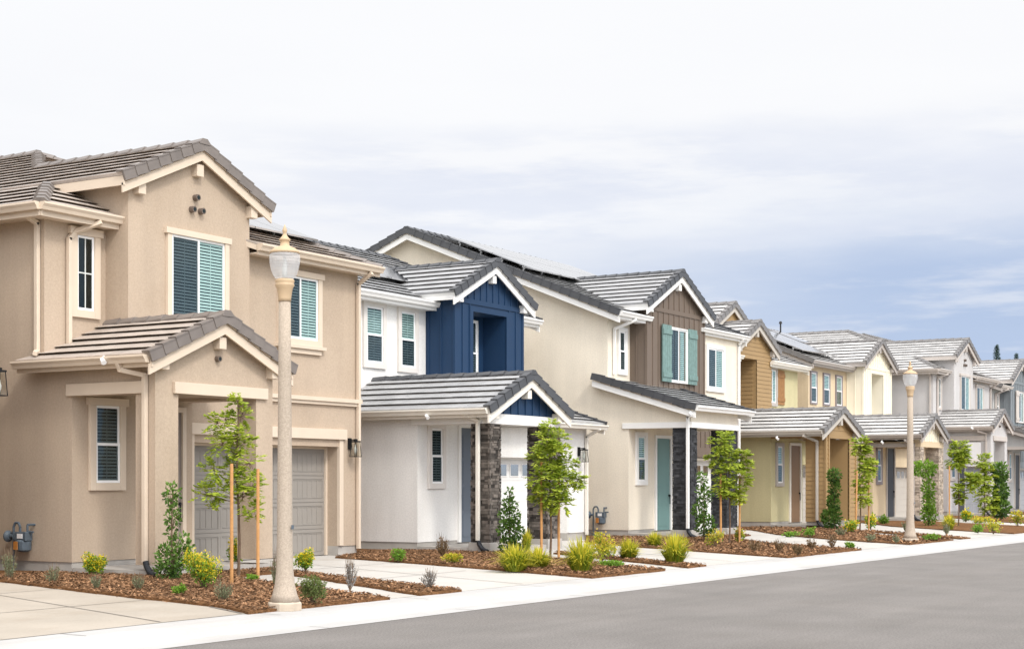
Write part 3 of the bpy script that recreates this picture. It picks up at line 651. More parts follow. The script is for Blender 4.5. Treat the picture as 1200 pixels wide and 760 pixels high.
def A_house(a, label, dz, c):
    P = thing('townhouse', label, 'house', (a, 19.94, .14), 'houses along the street')
    Z = lambda z: z+dz*min(1, max(0, (z-.35)/3))
    W = 8.25
    lower_floor(P, a, W, c['wall'], a+3.2, a+7.6, 2.38, c['garage'], 'carriage', c['trim'], Z)
    porch_common(P, a, Z, c['door'], c['trim'])
    cx = a+1.45; zr, pt, hw = Z(4.48), .44, 1.78
    m = MB()
    m.box(a, a+.53, 18.04, 18.47, .35, Z(3.14)); m.box(a+2.46, a+2.9, 18.04, 18.47, .35, Z(3.14))
    m.prismY([(a, Z(3.14)), (a+2.9, Z(3.14)), (a+2.9, zr-pt*1.45-.1), (cx, zr-.1), (a, zr-pt*1.45-.1)], 18.04, 18.47)
    m.box(a, a+.43, 18.47, 19.94, Z(3.14), zr-pt*1.45-.12); m.box(a+2.47, a+2.9, 18.47, 20.2, Z(3.14), zr-pt*1.45-.12)
    m.box(a+.43, a+2.47, 18.47, 19.94, Z(3.2), Z(3.26))
    m.build('porch_wall', c['wall'], P)
    t = MB(); t.box(a+.40, a+2.72, 17.98, 18.04, Z(3.14), Z(3.33)); t.box(a-.05, a, 18.27, 20.03, Z(3.13), Z(3.33)); t.build('beam_trim', c['trim'], P, bevel=.006)
    gable_roof(P, 'porch_roof', cx, hw, 17.82, 20.93, 20.1, zr, pt, P, c['tile'], c['cap'], c['trim'], y1ridge=20.6, gut=(True, True), wally=18.04)
    window(P, a+.50, a+1.06, Z(1.68), Z(3.0), 19.94, c['wtrim'], 'darkhung', tw=.13)
    # upper floor
    m = MB(); m.box(a, a+1.4, 20.6, 31, Z(3.6), Z(6.33)); m.box(a+4.6, a+W, 20.2, 31, Z(3.6), Z(6.2)); m.box(a+1.4, a+4.6, 20.05, 31, Z(3.5), Z(7.0))
    m.prismY([(a+1.4, Z(7.0)), (a+4.6, Z(7.0)), (a+4.6, Z(7.13)), (a+3.1, Z(7.905)-.12), (a+1.4, Z(7.04))], 20.05, 20.4)
    m.build('upper_wall', c['wall'], P)
    MB().box(a+4.6, a+W+.02, 20.14, 20.2, Z(3.29), Z(3.36)).box(a+4.6, a+W+.04, 20.10, 20.2, Z(3.36), Z(3.44)).build('belt_course', c['trim'], P)
    p = .45; E = (a-.4); zl = lambda x: Z(6.33)+p*(x-E); ze = Z(6.25); pf = .385; zf = lambda y: ze+pf*(y-19.85)
    zr2 = zl(a+3.1)
    deck, tl, cp, rk, bb, gt = MB(), MB(), ML(), ML(), ML(), ML()
    q = lambda x, y: (x, y, zl(x)); e0 = (E, 20.25, zl(E))
    tile_plane(tl, deck, [q(E, 20.25), q(a+1.1, 21.75), q(a+1.1, 31.3), q(E, 31.3)], e0, (0, 1, 0))
    tile_plane(tl, deck, [q(a+1.1, 19.85), q(a+3.1, 19.85), q(a+3.1, 31.3), q(a+1.1, 31.3)], e0, (0, 1, 0))
    tile_plane(tl, deck, [q(a+3.1, 24.2), q(a+4.95, 26.3), q(a+4.95, 31.3), q(a+3.1, 31.3)], e0, (0, 1, 0))
    zs = lambda y: zl(E)+p*(y-20.25)
    tile_plane(tl, deck, [(E, 20.25, zs(20.25)), (a+1.4, 20.25, zs(20.25)), (a+1.4, 21.75, zs(21.75)), (a+1.1, 21.75, zs(21.75))], (E, 20.25, zs(20.25)), (1, 0, 0))
    tile_plane(tl, deck, [(a+5.05, 19.85, zr2-.45*1.95), (a+3.1, 19.85, zr2), (a+3.1, 24.1, zr2), (a+5.05, 21.9, zr2-.45*1.95)], (a+5.05, 19.85, zr2-.45*1.95), (0, 1, 0))
    F = lambda x, y: (x, y, zf(y))
    tile_plane(tl, deck, [F(a+4.65, 19.85), F(a+8.6, 19.85), F(a+4.95, 26.3), F(a+3.1, 24.2), F(a+3.1, 22)], F(a+4.65, 19.85), (1, 0, 0))
    zt = zf(26.3); sr = (zt-ze)/3.65
    tile_plane(tl, deck, [(a+8.6, 19.85, ze), (a+4.95, 26.3, zt), (a+4.95, 31.3, zt), (a+8.6, 31.3, ze)], (a+8.6, 19.85, ze), (0, 1, 0))
    ridge(cp.new(), (E, 20.25, zl(E)), q(a+1.1, 21.75)); ridge(cp.new(), q(a+3.1, 19.82), q(a+3.1, 24.2)); ridge(cp.new(), q(a+3.1, 24.2), q(a+4.95, 26.3)); ridge(cp.new(), q(a+4.95, 26.3), q(a+4.95, 31)); ridge(cp.new(), F(a+8.6, 19.85), F(a+4.95, 26.3))
    rake(rk.new(), q(a+1.1, 19.85), q(a+3.1, 19.85), (0, -1, 0)); rake(rk.new(), (a+5.05, 19.85, zr2-.45*1.95), (a+3.1, 19.85, zr2), (0, -1, 0))
    board(bb.new(), q(a+1.1, 19.85), q(a+3.1, 19.85), (0, -1, 0), top=-.13, h=.17); board(bb.new(), (a+5.05, 19.85, zr2-.45*1.95), (a+3.1, 19.85, zr2), (0, -1, 0), top=-.13, h=.17)
    board(bb.new(), q(a+1.1, 19.85), q(a+1.1, 21.7), (-1, 0, 0), top=-.01, h=.16, inset=0); board(bb.new(), (a+5.05, 19.85, zr2-.45*1.95), (a+5.05, 21.8, zr2-.45*1.95), (1, 0, 0), top=-.02, h=.15)
    board(bb.new(), (E, 20.25, zl(E)), (E, 31.3, zl(E)), (-1, 0, 0), top=-.03, h=.17); board(bb.new(), (E, 20.25, zl(E)), (a+1.4, 20.25, zl(E)), (0, -1, 0), top=-.03, h=.17); board(bb.new(), F(a+4.65, 19.85), F(a+8.6, 19.85), (0, -1, 0), top=-.03, h=.15)
    g0 = (0, 0, .03)
    gutter(gt.new(), (E, 20.25, zl(E)+.03), (E, 31.3, zl(E)+.03), (-1, 0, 0)); gutter(gt.new(), (E-.02, 20.25, zl(E)+.03), (a+1.62, 20.25, zl(E)+.03), (0, -1, 0)); gutter(gt.new(), (a+4.62, 19.85, ze+.03), (a+8.6, 19.85, ze+.03), (0, -1, 0))
    # soffits
    deck.box(E+.07, a, 20.3, 31, Z(6.33)-.18, Z(6.33)-.15); deck.box(a, a+1.4, 20.28, 20.6, Z(6.33)-.18, Z(6.33)-.15); deck.box(a+4.65, a+8.55, 19.9, 20.2, ze-.16, ze-.13)
    r = deck.build('roof', c['trim'], P)
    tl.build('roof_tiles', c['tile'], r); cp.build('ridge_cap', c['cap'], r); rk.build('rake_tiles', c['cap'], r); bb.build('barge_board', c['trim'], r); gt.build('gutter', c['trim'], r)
    for xx, zz in ((a+3.1, zr2-.45), (a+1.62, zl(a+1.5)-.28), (a+4.6, zl(a+1.5)-.28)): MB().box(xx-.09, xx+.09, 19.92, 20.08, zz-.14, zz+.08).build('bracket', c['trim'], P, bevel=.006)
    window(P, a+.70, a+1.1, Z(4.68), Z(5.98), 20.6, c['wtrim'], 'grid', tw=.13)
    window(P, a+2.44, a+3.86, Z(4.60), Z(6.18), 20.05, c['wtrim'], 'slider', tw=.11)
    window(P, a+5.72, a+6.86, Z(4.58), Z(5.84), 20.2, c['wtrim'], 'slider', tw=.12, sill=True)
    for dx, z in ((-.02, 6.93), (-.12, 6.70), (.12, 6.70)): vent(P, a+3.1+dx, 20.05, Z(z), .06, .10)
    vent(P, a+1.45, 18.04, Z(3.77), .05, .08)
    zz = zl(E)
    downspout(P, [(a-.30, 20.72, zz-.15), (a-.05, 20.72, zz-.25), (a-.05, 20.72, Z(3.9)), (a-.2, 20.6, Z(3.86))], c['trim'])
    downspout(P, [(a+.9, 20.2, zz-.15), (a+.62, 20.54, zz-.32), (a+.5, 20.54, zz-.45), (a+.5, 20.54, Z(4.02)), (a+.5, 20.42, Z(3.98))], c['trim'])
    downspout(P, [(cx-hw-.04, 18.5, Z(3.62)), (cx-hw+.02, 18.5, Z(3.5)), (a-.05, 18.22, Z(3.42)), (a-.05, 18.22, .42)], c['trim']); drain(P, a-.05, 18.2)
    downspout(P, [(a+8.2, 19.8, Z(6.1)), (a+8.2, 20.14, Z(5.9)), (a+8.2, 20.14, .3)], c['trim'])
    lantern(P, a+7.95, 20.2); eave_light(P, a-.42, 18.75, Z(3.72))
    return P, (lambda x, y: Vector((x, y, zf(y)))), pf
def box_gable(P, x0, x1, y, z0, zr, pitch, half, style, board_m, trim, tile, cap, yback, op=None, depth=.7, win=None, yb_r=None, ye=None, br=True):
    """projecting upper box with a street gable; style: batten / lap"""
    cx = (x0+x1)/2; ez = zr-pitch*(x1-x0)/2-.1
    m = MB()
    if op:
        ox0, ox1, oz0, oz1 = op
        m = wall_open(x0, x1, z0, ez, y, y+.14, ox0, ox1, oz0, oz1)
        m.box(x0, x0+.14, y+.14, yback, z0, ez); m.box(x1-.14, x1, y+.14, yback, z0, ez)
        m.box(x0+.14, ox0-.0, y+.14, y+depth, z0, ez); m.box(ox1, x1-.14, y+.14, y+depth, z0, ez)   # reveals
        m.box(ox0, ox1, y+depth, y+depth+.1, z0, ez); m.box(ox0, ox1, y+.14, y+depth, oz1, oz1+.1); m.box(ox0, ox1, y+.14, y+depth, z0, oz0-.02)
    else: m.box(x0, x1, y, yback, z0, ez)
    m.prismY([(x0, ez), (x1, ez), (cx, zr-.1)], y, y+.14)
    w = m.build('bay_wall', board_m, P)
    zt = lambda x: zr-.12-pitch*abs(x-cx)
    b = MB()
    if style == 'batten':
        hb = ez-.12 if not op else max(ez-.18, op[3]+.12)
        if op:
            ox0, ox1, oz0, oz1 = op
            battens(b, x0+.02, ox0-.14, y, lambda x: z0, lambda x: hb, .3); battens(b, ox1+.14, x1-.02, y, lambda x: z0, lambda x: hb, .3)
            b.box(ox0-.14, ox0, y-.03, y+.01, z0, oz1); b.box(ox1, ox1+.14, y-.03, y+.01, z0, oz1); b.box(ox0-.14, ox1+.14, y-.03, y+.01, oz1, oz1+.12)
            battens(b, x0+.02, x1-.02, y, lambda x: hb+.06, zt, .3)
        else:
            battens(b, x0+.02, x1-.02, y, lambda x: z0, lambda x: hb, .34); battens(b, x0+.02, x1-.02, y, lambda x: hb+.06, zt, .34)
        b.box(x0, x1, y-.026, y+.01, hb-.06, hb+.06)
        battens_side(b, x0, y+.02, yback, z0, ez, .34)
        b.box(x0-.024, x0+.05, y-.024, y+.05, z0, ez); b.box(x1-.05, x1+.024, y-.024, y+.05, z0, ez)
        b.build('batten', board_m, w)
    elif style == 'lap':
        if op:
            ox0, ox1, oz0, oz1 = op
            laps_y(b, x0, ox0, y, z0, oz1); laps_y(b, ox1, x1, y, z0, oz1); zz = z0+.15*math.ceil((oz1-z0)/.15)
            laps_y(b, x0, x1, y, oz1, ez, .15); laps_x(b, y+.14, y+depth, ox1, oz0, oz1)
        else: laps_y(b, x0, x1, y, z0, ez)
        laps_y(b, x0, x1, y, ez, zr-.2, .15, lambda z: (cx-(zr-.1-z)/pitch, cx+(zr-.1-z)/pitch)); laps_x(b, y, yback, x0, z0, ez)
        b.build('lap_board', board_m, w)
    ye = ye or y-.2
    gable_roof(P, 'bay_roof', cx, half, ye, yback, yback if yb_r is None else yb_r, zr, pitch, P, tile, cap, trim, y1ridge=yback+half*pitch/.4, gut=(False, False), wally=y, brackets=br)
    return w
def side_gable(P, a, W, y0, z0, pitch, yr, tile, cap, trim, over=.35, gap=None):
    """main roof: ridge along the street at y=yr; eaves y0 (front) and mirrored"""
    yb = 2*yr-y0; zr = z0+pitch*(yr-y0); x0, x1 = a-over, a+W+over
    deck, tl, cp, rk, bb, gt = MB(), MB(), ML(), ML(), ML(), ML()
    ga, gb, gy = gap; q = lambda x, y: (x, y, z0+pitch*(y-y0))
    for u0, u1, v in ((x0, ga, y0), (ga, gb, gy), (gb, x1, y0)): tile_plane(tl, deck, [q(u0, v), q(u1, v), q(u1, yr), q(u0, yr)], (x0, y0, z0), (1, 0, 0))
    tile_plane(tl, deck, [(x0, yb, z0), (x1, yb, z0), (x1, yr, zr), (x0, yr, zr)], (x0, yb, z0), (1, 0, 0))
    ridge(cp.new(), (x0, yr, zr), (x1, yr, zr))
    for x, o in ((x0, -1), (x1, 1)):
        rake(rk.new(), (x, y0, z0), (x, yr, zr), (o, 0, 0)); rake(rk.new(), (x, yb, z0), (x, yr, zr), (o, 0, 0))
        board(bb.new(), (x, y0, z0), (x, yr, zr), (o, 0, 0), top=-.14, h=.16); board(bb.new(), (x, yb, z0), (x, yr, zr), (o, 0, 0), top=-.14, h=.16)
    for u0, u1 in ((x0, ga+.22), (gb-.22 if gb > ga+.5 else gb, x1)):
        board(bb.new(), (u0, y0, z0), (u1, y0, z0), (0, -1, 0), top=-.02, h=.16); gutter(gt.new(), (u0, y0, z0+.03), (u1, y0, z0+.03), (0, -1, 0))
    deck.box(x0+.05, ga-.0, y0+.06, y0+.35, z0-.17, z0-.14); deck.box(gb, x1-.05, y0+.06, y0+.35, z0-.17, z0-.14)
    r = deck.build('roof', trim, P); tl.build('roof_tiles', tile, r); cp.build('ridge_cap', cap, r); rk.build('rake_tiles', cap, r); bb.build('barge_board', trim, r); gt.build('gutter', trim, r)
    return (lambda x, y: Vector((x, y, z0+pitch*(y-y0)))), zr
def side_walls(P, a, W, yf, yb, z0, ze, zr, yr, wall, y0, pitch, notch=None):
    m = MB()
    zt = lambda y: zr-pitch*abs(y-yr)-.12
    lo = min(zt(yf), zt(yb))
    if notch: m.box(a, notch[0], yf, yf+1.2, z0, lo); m.box(notch[1], a+W, yf, yf+1.2, z0, lo); m.box(a, a+W, yf+1.2, yb, z0, lo)
    else: m.box(a, a+W, yf, yb, z0, lo)
    m.prismX([(yf, lo), (yb, lo), (yr, zt(yr))], a, a+W)
    return m.build('upper_wall', wall, P)
def B_house(a, label, c):
    dz = c.get('dz', 0); Z = lambda z: z+dz*min(1, max(0, (z-.35)/3)); W = 8.3
    P = thing('townhouse', label, 'house', (a, 19.94, .14), 'houses along the street')
    lower_floor(P, a, W, c['wall'], a+3.5, a+7.3, 2.25, c['garage'], c.get('gstyle', 'flush'), c['trim'], Z, gheader=False, ltop=3.2, gt_=3.26)
    porch_common(P, a, Z, c['door'], c['trim'])
    cx, hw, zr, pt = a+c.get('pcx', 1.45), c.get('phw', 1.8), Z(c.get('pzr', 4.10)), c.get('ppt', .47)
    zb = Z(2.96); ew = lambda x: zr-pt*abs(x-cx)-.12
    if c['porch'] == 'stone':
        stone_col(P, a, a+.48, 18.04, 18.54, .38, zb, c['stone']); stone_col(P, a+2.5, a+3.09, 18.04, 18.6, .38, zb, c['stone'])
        f = ML(); f.new().box(a-.03, a+.51, 18.01, 18.57, .0, .38); f.new().box(a+2.47, a+3.12, 18.01, 18.63, 0, .38); f.build('column_base', 'conc', P, bevel=.01)
        m = MB(); zl_ = Z(3.18); m.box(a, a+3.09, 18.04, 18.54, zb, zl_); m.box(a, a+.43, 18.54, 19.94, zb, zl_-.03); m.box(a+2.66, a+3.09, 18.54, 20.2, zb, zl_-.03); m.box(a+.43, a+2.66, 18.54, 19.94, zb+.05, zb+.12)
        lo = min(ew(a), ew(a+3.09))
        m.build('porch_beam', c['beam'], P)
        t = MB(); t.prismY([(a, zl_), (a+3.09, zl_), (a+3.09, max(zl_+.01, ew(a+3.09))), (cx, ew(cx)), (a, max(zl_+.01, ew(a)))], 18.07, 18.3); w = t.build('gable_wall', c['board'], P)
        b = MB(); battens(b, a+.3, a+2.8, 18.07, lambda x: zl_, lambda x: ew(x)-.0, .3); b.build('batten', c['board'], w)
        MB().box(a-.04, a+.02, 18.25, 20.08, zb, zb+.15).build('beam_trim', c['trim'], P)
    elif c['porch'] == 'lap':
        m = MB(); x0, x1 = a, a+2.95; ox0, ox1, oz = a+.33, a+2.25, Z(3.14)
        ee = ew(x0)
        m.box(x0, ox0, 18.04, 18.72, .38, oz); m.box(ox1, x1, 18.04, 18.72, .38, oz); m.box(x0, x1, 18.04, 18.3, oz, min(ew(x0), ew(x1)))
        lo = min(ew(x0), ew(x1)); m.prismY([(x0, lo), (x1, lo), (x1, ew(x1)), (cx, ew(cx)), (x0, ew(x0))], 18.04, 18.3); m.box(a, a+.3, 18.72, 19.94, oz, ew(x0)); m.box(x1-.3, x1, 18.72, 20.2, oz, ew(x1))
        m.box(x0+.3, x1-.3, 18.3, 19.94, oz+.05, oz+.1)
        w = m.build('porch_wall', c['board'], P); b = MB()
        laps_y(b, x0, ox0, 18.04, .38, oz); laps_y(b, ox1, x1, 18.04, .38, oz); laps_y(b, x0, x1, 18.04, oz+.12, ew(cx)-.1, .15, lambda z: (cx-(ew(cx)-z)/pt, cx+(ew(cx)-z)/pt)); laps_x(b, 18.04, 18.72, a, .38, oz); laps_x(b, 18.04, 19.94, a, oz, ee-.05)
        b.build('lap_board', c['board'], w)
        t = MB(); t.box(ox0-.1, ox0, 18.0, 18.06, .38, oz+.12); t.box(ox1, ox1+.1, 18.0, 18.06, .38, oz+.12); t.box(ox0, ox1, 18.0, 18.06, oz, oz+.12); t.box(a-.035, a+.06, 18.0, 18.06, .38, ee); t.box(x1-.06, x1+.035, 18.0, 18.06, .38, ew(x1)); t.build('corner_board', c['board'], w)
        f = ML(); f.new().box(a+.02, a+.33, 18.06, 18.7, 0, .38); f.new().box(a+2.25, a+2.93, 18.06, 18.7, 0, .38); f.build('column_base', 'conc', P)
    gable_roof(P, 'porch_roof', cx, hw, 17.82, 22.1, 19.9, zr, pt, P, c['tile'], c['cap'], c['ptrim'], y1ridge=c['yu'], gut=(True, False), wally=18.04)
    # garage roof
    deck, tl, rk, gt = MB(), MB(), ML(), ML(); q = lambda x, y: (x, y, Z(3.22)+.33*(y-19.8))
    tile_plane(tl, deck, [q(a+2.6, 19.8), q(a+W+.3, 19.8), q(a+W+.3, c['yu']+.05), q(a+2.6, c['yu']+.05)], q(a+2.6, 19.8), (1, 0, 0)); rake(rk.new(), q(a+W+.3, 19.8), q(a+W+.3, c['yu']), (1, 0, 0)); gutter(gt.new(), q(a+2.9, 19.8), q(a+W+.3, 19.8), (0, -1, 0))
    board(gt.new(), q(a+W+.3, 19.8), q(a+W+.3, c['yu']), (1, 0, 0))
    r = deck.build('garage_roof', c['ptrim'], P); tl.build('roof_tiles', c['tile'], r); rk.build('rake_tiles', c['cap'], r); gt.build('gutter', c['ptrim'], r)
    MB().prismX([(20.2, Z(3.2)), (31, Z(3.2)), (31, Z(3.9)), (c['yu']+.05, Z(3.9))], a+2.9, a+W).build('garage_side_wall', c['wall'], P)
    # upper
    zf, zrr = side_gable(P, a, W, c['yu']-.35, Z(c['ze']), c['mp'], c['yr'], c['tile'], c['cap'], c['trim'], gap=(a+c['box'][0], a+c['box'][1], c['yu']+.3))
    side_walls(P, a, W, c['yu'], 2*c['yr']-c['yu'], Z(3.3), 0, zrr, c['yr'], c['wall'], 0, c['mp'], notch=(a+c['box'][0], a+c['box'][1]))
    yb = c['yu']+.05
    bx = c['box']; op = c['op']
    box_gable(P, a+bx[0], a+bx[1], bx[2], Z(3.3), Z(bx[3]), .5, bx[4], c['style'], c['board'], c['gtrim'], c['tile'], c['cap'], c['yu']+.3, op=(a+op[0], a+op[1], Z(3.95), Z(op[2])), depth=op[3], ye=bx[2]-.22)
    window(P, a+op[0]+.08, a+op[1]-.35, Z(4.2), Z(op[2]-.12), bx[2]+op[3], c['trim'], 'darkhung', tw=.03, head=False)
    for x0, x1, z0, z1, k in c['wins']: window(P, a+x0, a+x1, Z(z0), Z(z1), c['yu'], c['wtrim'], k, head=c.get('whead', False), tw=c.get('wtw', .13))
    window(P, a+.5, a+.95, Z(1.66), Z(2.9), 19.94, c['wtrim'], 'hung' if c['porch'] == 'lap' else 'darkhung', head=False, tw=.12)
    downspout(P, [(cx-hw-.04, 18.5, Z(3.2)), (a-.07, 18.3, Z(3.02)), (a-.07, 18.3, .45)], c['ptrim']); drain(P, a-.07, 18.28)
    downspout(P, [(a+W-.1, 19.75, Z(3.1)), (a+W-.1, 20.14, Z(2.9)), (a+W-.1, 20.14, .3)], c['ptrim'])
    lantern(P, a+7.85, 20.2); eave_light(P, cx-hw-.05, 19.4, Z(3.2))
    return P, zf
def C_house(a, label, c):
    dz = c.get('dz', 0); Z = lambda z: z+dz*min(1, max(0, (z-.35)/3)); W = 8.3
    P = thing('townhouse', label, 'house', (a, 19.94, .14), 'houses along the street')
    lower_floor(P, a, W, c['wall'], a+3.6, a+7.6, 2.32, c['garage'], 'flush', c['trim'], Z, gheader=False)
    porch_common(P, a, Z, c['door'], c['trim'])
    b = MB(); b.box(a+3.3, a+W-.05, 20.16, 20.2, 2.42, Z(3.7)); w = b.build('garage_board', c['board'], P)
    b = MB(); battens(b, a+3.3, a+W-.05, 20.16, lambda x: 2.75, lambda x: Z(3.7)); b.box(a+3.3, a+W-.05, 20.12, 20.16, 2.45, 2.75); b.build('batten', c['board'], w)
    stone_col(P, a, a+.42, 18.04, 18.6, .38, Z(3.17), c['stone']); stone_col(P, a+2.44, a+3.2, 18.04, 18.55, .38, Z(3.17), c['stone'])
    f = ML(); f.new().box(a-.03, a+.45, 18.01, 18.63, 0, .38); f.new().box(a+2.41, a+3.23, 18.01, 18.58, 0, .38); f.build('column_base', 'conc', P, bevel=.01)
    y0 = 17.78; q = lambda x, y: (x, y, Z(3.72)+.30*(y-y0)); zz = lambda y: q(0, y)[2]-.11
    m = MB(); m.box(a, a+3.2, 18.04, 18.5, Z(3.17), zz(18.04)); m.prismX([(18.5, Z(3.17)), (19.94, Z(3.17)), (19.94, zz(19.94)), (18.5, zz(18.5))], a, a+.42); m.prismX([(18.5, Z(3.17)), (20.2, Z(3.17)), (20.2, zz(20.2)), (18.5, zz(18.5))], a+2.78, a+3.2)
    m.box(a+.42, a+2.78, 18.5, 19.94, Z(3.22), Z(3.28)); m.prismX([(19.94, Z(3.6)), (20.6, Z(3.6)), (20.6, zz(20.6)), (19.94, zz(19.94))], a, a+1.36)
    m.build('porch_wall', c['wall'], P)
    MB().box(a-.03, a+3.23, 17.99, 18.04, Z(3.17), Z(3.33)).box(a-.04, a, 18.04, 20.12, Z(3.17), Z(3.33)).build('beam_trim', c['trim'], P, bevel=.005)
    deck, tl, rk, gt, bb = MB(), MB(), ML(), ML(), ML()
    tile_plane(tl, deck, [q(a-.3, y0), q(a+3.65, y0), q(a+3.65, 20.95), q(a-.3, 20.95)], q(a-.3, y0), (1, 0, 0))
    rake(rk.new(), q(a-.3, y0), q(a-.3, 20.95), (-1, 0, 0)); rake(rk.new(), q(a+3.65, y0), q(a+3.65, 20.2), (1, 0, 0)); board(bb.new(), q(a-.3, y0), q(a-.3, 20.95), (-1, 0, 0), top=-.14, h=.16); board(bb.new(), q(a+3.65, y0), q(a+3.65, 20.2), (1, 0, 0), top=-.14)
    gutter(gt.new(), (a-.3, y0, Z(3.75)), (a+3.65, y0, Z(3.75)), (0, -1, 0))
    r = deck.build('porch_roof', c['trim'], P); tl.build('roof_tiles', c['tile'], r); rk.build('rake_tiles', c['cap'], r); gt.build('gutter', c['trim'], r); bb.build('barge_board', c['trim'], r)
    yr = 27.26
    zf, zrr = side_gable(P, a, W, 20.05, Z(6.40), .4, yr, c['tile'], c['cap'], c['trim'], gap=(a+1.36, a+5.3, 21.0))
    side_walls(P, a, W, 20.6, 2*yr-20.6, Z(3.6), 0, zrr, yr, c['wall'], 0, .4)
    MB().box(a+5.3, a+W, 20.2, 20.6, Z(3.6), Z(6.3)).build('upper_front_wall', c['wall'], P)
    box_gable(P, a+1.36, a+5.3, 20.05, Z(3.6), Z(7.9), .5, 2.3, 'batten', c['board'], c['trim'], c['tile'], c['cap'], 21.0, ye=19.85)
    window(P, a+.68, a+1.02, Z(4.85), Z(5.98), 20.6, c['trim'], 'darkhung', head=False, tw=.11)
    x0, x1 = a+2.84, a+3.97
    window(P, x0, x1, Z(4.66), Z(6.22), 20.05, c['trim'], 'slider', head=False, tw=.035)
    shutter(P, x0-.62, x0-.03, Z(4.62), Z(6.28), 20.0, c['shutter']); shutter(P, x1+.03, x1+.62, Z(4.62), Z(6.28), 20.0, c['shutter'])
    window(P, a+5.85, a+7.0, Z(4.63), Z(5.86), 20.2, c['trim'], 'slider', head=False, tw=.12)
    window(P, a+.52, a+.98, Z(1.72), Z(2.98), 19.94, c['trim'], 'hung', head=False, tw=.12)
    downspout(P, [(a-.07, 17.9, Z(3.6)), (a-.07, 18.1, Z(3.45)), (a-.07, 18.1, .45)], c['trim']); drain(P, a-.07, 18.1)
    downspout(P, [(a+.55, 19.98, Z(6.25)), (a+.3, 20.54, Z(6.0)), (a+.3, 20.54, Z(4.75))], c['trim'])
    downspout(P, [(a+W-.1, 19.98, Z(6.3)), (a+W-.1, 20.14, Z(6.1)), (a+W-.1, 20.14, .3)], c['trim'])
    lantern(P, a+7.95, 20.2); eave_light(P, a-.3, 17.9, Z(3.6))
    return P, zf
def array(P, zf, x0, y0, pitch, cols, rows, **k):
    u = Vector((0, 1, pitch)).normalized(); s = Vector((1, 0, 0)); n = s.cross(u)
    panels(P, zf(x0, y0), s, u, n, cols, rows, **k)
# ------------------------------------------------------------------ the row
H1, zf1, pf1 = A_house(18.5, 'beige stucco house with taupe garage door and brown tile roof, nearest the camera', 0,
    dict(wall='beige', trim='beige_trim', wtrim='beige_trim', tile='tile_brown', cap='cap_brown', garage='garage_taupe', door='door_beige'))
array(H1, zf1, 23.3, 21.0, pf1, 3, 1, pw=1.02, ph=1.7)
gas_meter(H1, 18.5, 20.95)
H2, zf2 = B_house(28.6, 'white stucco house with bright blue board gable and dark stone porch columns', dict(
    wall='white', trim='white_trim', ptrim='cream_trim', gtrim='white_trim', wtrim='pale_trim', beam='white', tile='tile_black', cap='cap_black', garage='garage_white', door='door_blue', porch='stone', stone='stone_dark', board='navy', style='batten',
    yu=22.2, ze=6.12, mp=.41, yr=27.0, box=(3.6, 6.85, 21.33, 7.3, 1.95), op=(4.4, 6.0, 5.97, .7), wins=[(1.1, 1.75, 4.52, 5.85, 'hung'), (2.5, 3.1, 4.5, 5.85, 'hung')]))
array(H2, zf2, 31.0, 23.2, .41, 3, 1)
H3, zf3 = C_house(38.86, 'cream stucco house with brown board gable and teal shutters beside a tall blank side wall', dict(
    wall='cream', trim='white_trim', tile='tile_black', cap='cap_black', garage='garage_white', door='door_teal', stone='stone_black', board='brown_board', shutter='teal_wood'))
array(H3, zf3, 39.3, 23.3, .4, 7, 2, lift=.20)
gas_meter(H3, 38.86, 20.75)
H4, zf4 = B_house(49.3, 'olive stucco house with ochre lap siding on its upper gable and porch', dict(
    wall='olive', trim='cream_trim', ptrim='olive_trim', gtrim='olive_trim', wtrim='taupe_trim', beam='olive', tile='tile_grey', cap='cap_grey', garage='garage_tan', door='door_brown', porch='lap', board='gold_board', style='lap',
    pcx=1.2, phw=1.95, pzr=4.13, ppt=.40, yu=22.2, ze=6.12, mp=.41, yr=26.5, box=(1.8, 5.0, 21.95, 7.45, 1.95), op=(2.0, 3.6, 6.1, .9), wins=[(5.25, 6.0, 4.65, 5.88, 'slider')]))
shutter(H4, 49.3+6.1, 49.3+6.85, 4.6, 5.9, 22.2, 'brown_wood')
gable_roof(H4, 'rear_gable', 49.3+4.1, 2.5, 23.0, 26, 26, 8.25, .5, H4, 'tile_grey', 'cap_grey', 'olive_trim', gut=(False, False))
MB().prismY([(49.3+1.9, 7.05), (49.3+6.3, 7.05), (49.3+4.1, 8.13)], 23.15, 23.4).build('rear_gable_wall', 'gold_board', H4)
H5, zf5 = B_house(59.8, 'tan stucco house with cream board gable and pale stone columns behind the farther street lamp', dict(
    wall='tan', trim='taupe_trim', ptrim='taupe_trim', gtrim='taupe_trim', wtrim='plum_trim', beam='tan', tile='tile_grey', cap='cap_grey', garage='garage_tan', door='door_dark', porch='stone', stone='stone_pale', board='cream_board', style='batten',
    pcx=1.3, phw=1.75, pzr=4.2, ppt=.46, dz=.1, yu=22.6, ze=6.42, mp=.41, yr=27.3, box=(4.5, 8.25, 21.85, 7.7, 2.15), op=(5.5, 7.1, 6.25, .7), wtw=.07,
    wins=[(.25, .85, 4.8, 6.0, 'hung'), (1.7, 2.35, 4.8, 6.0, 'hung'), (3.2, 3.85, 4.8, 6.0, 'hung')]))
array(H5, zf5, 60.0, 23.0, .41, 4, 2, lift=.2); array(H5, zf5, 65.6, 25.2, .41, 2, 1, lift=.15)
m_ = MB(); p_ = zf5(66.9, 26.6); m_.tube(p_, p_+Vector((0, 0, .55)), .035, .035, 10); m_.tube(p_+Vector((0, 0, .55)), p_+Vector((0, 0, .66)), .08, .05, 10); m_.build('roof_vent', 'black', H5)
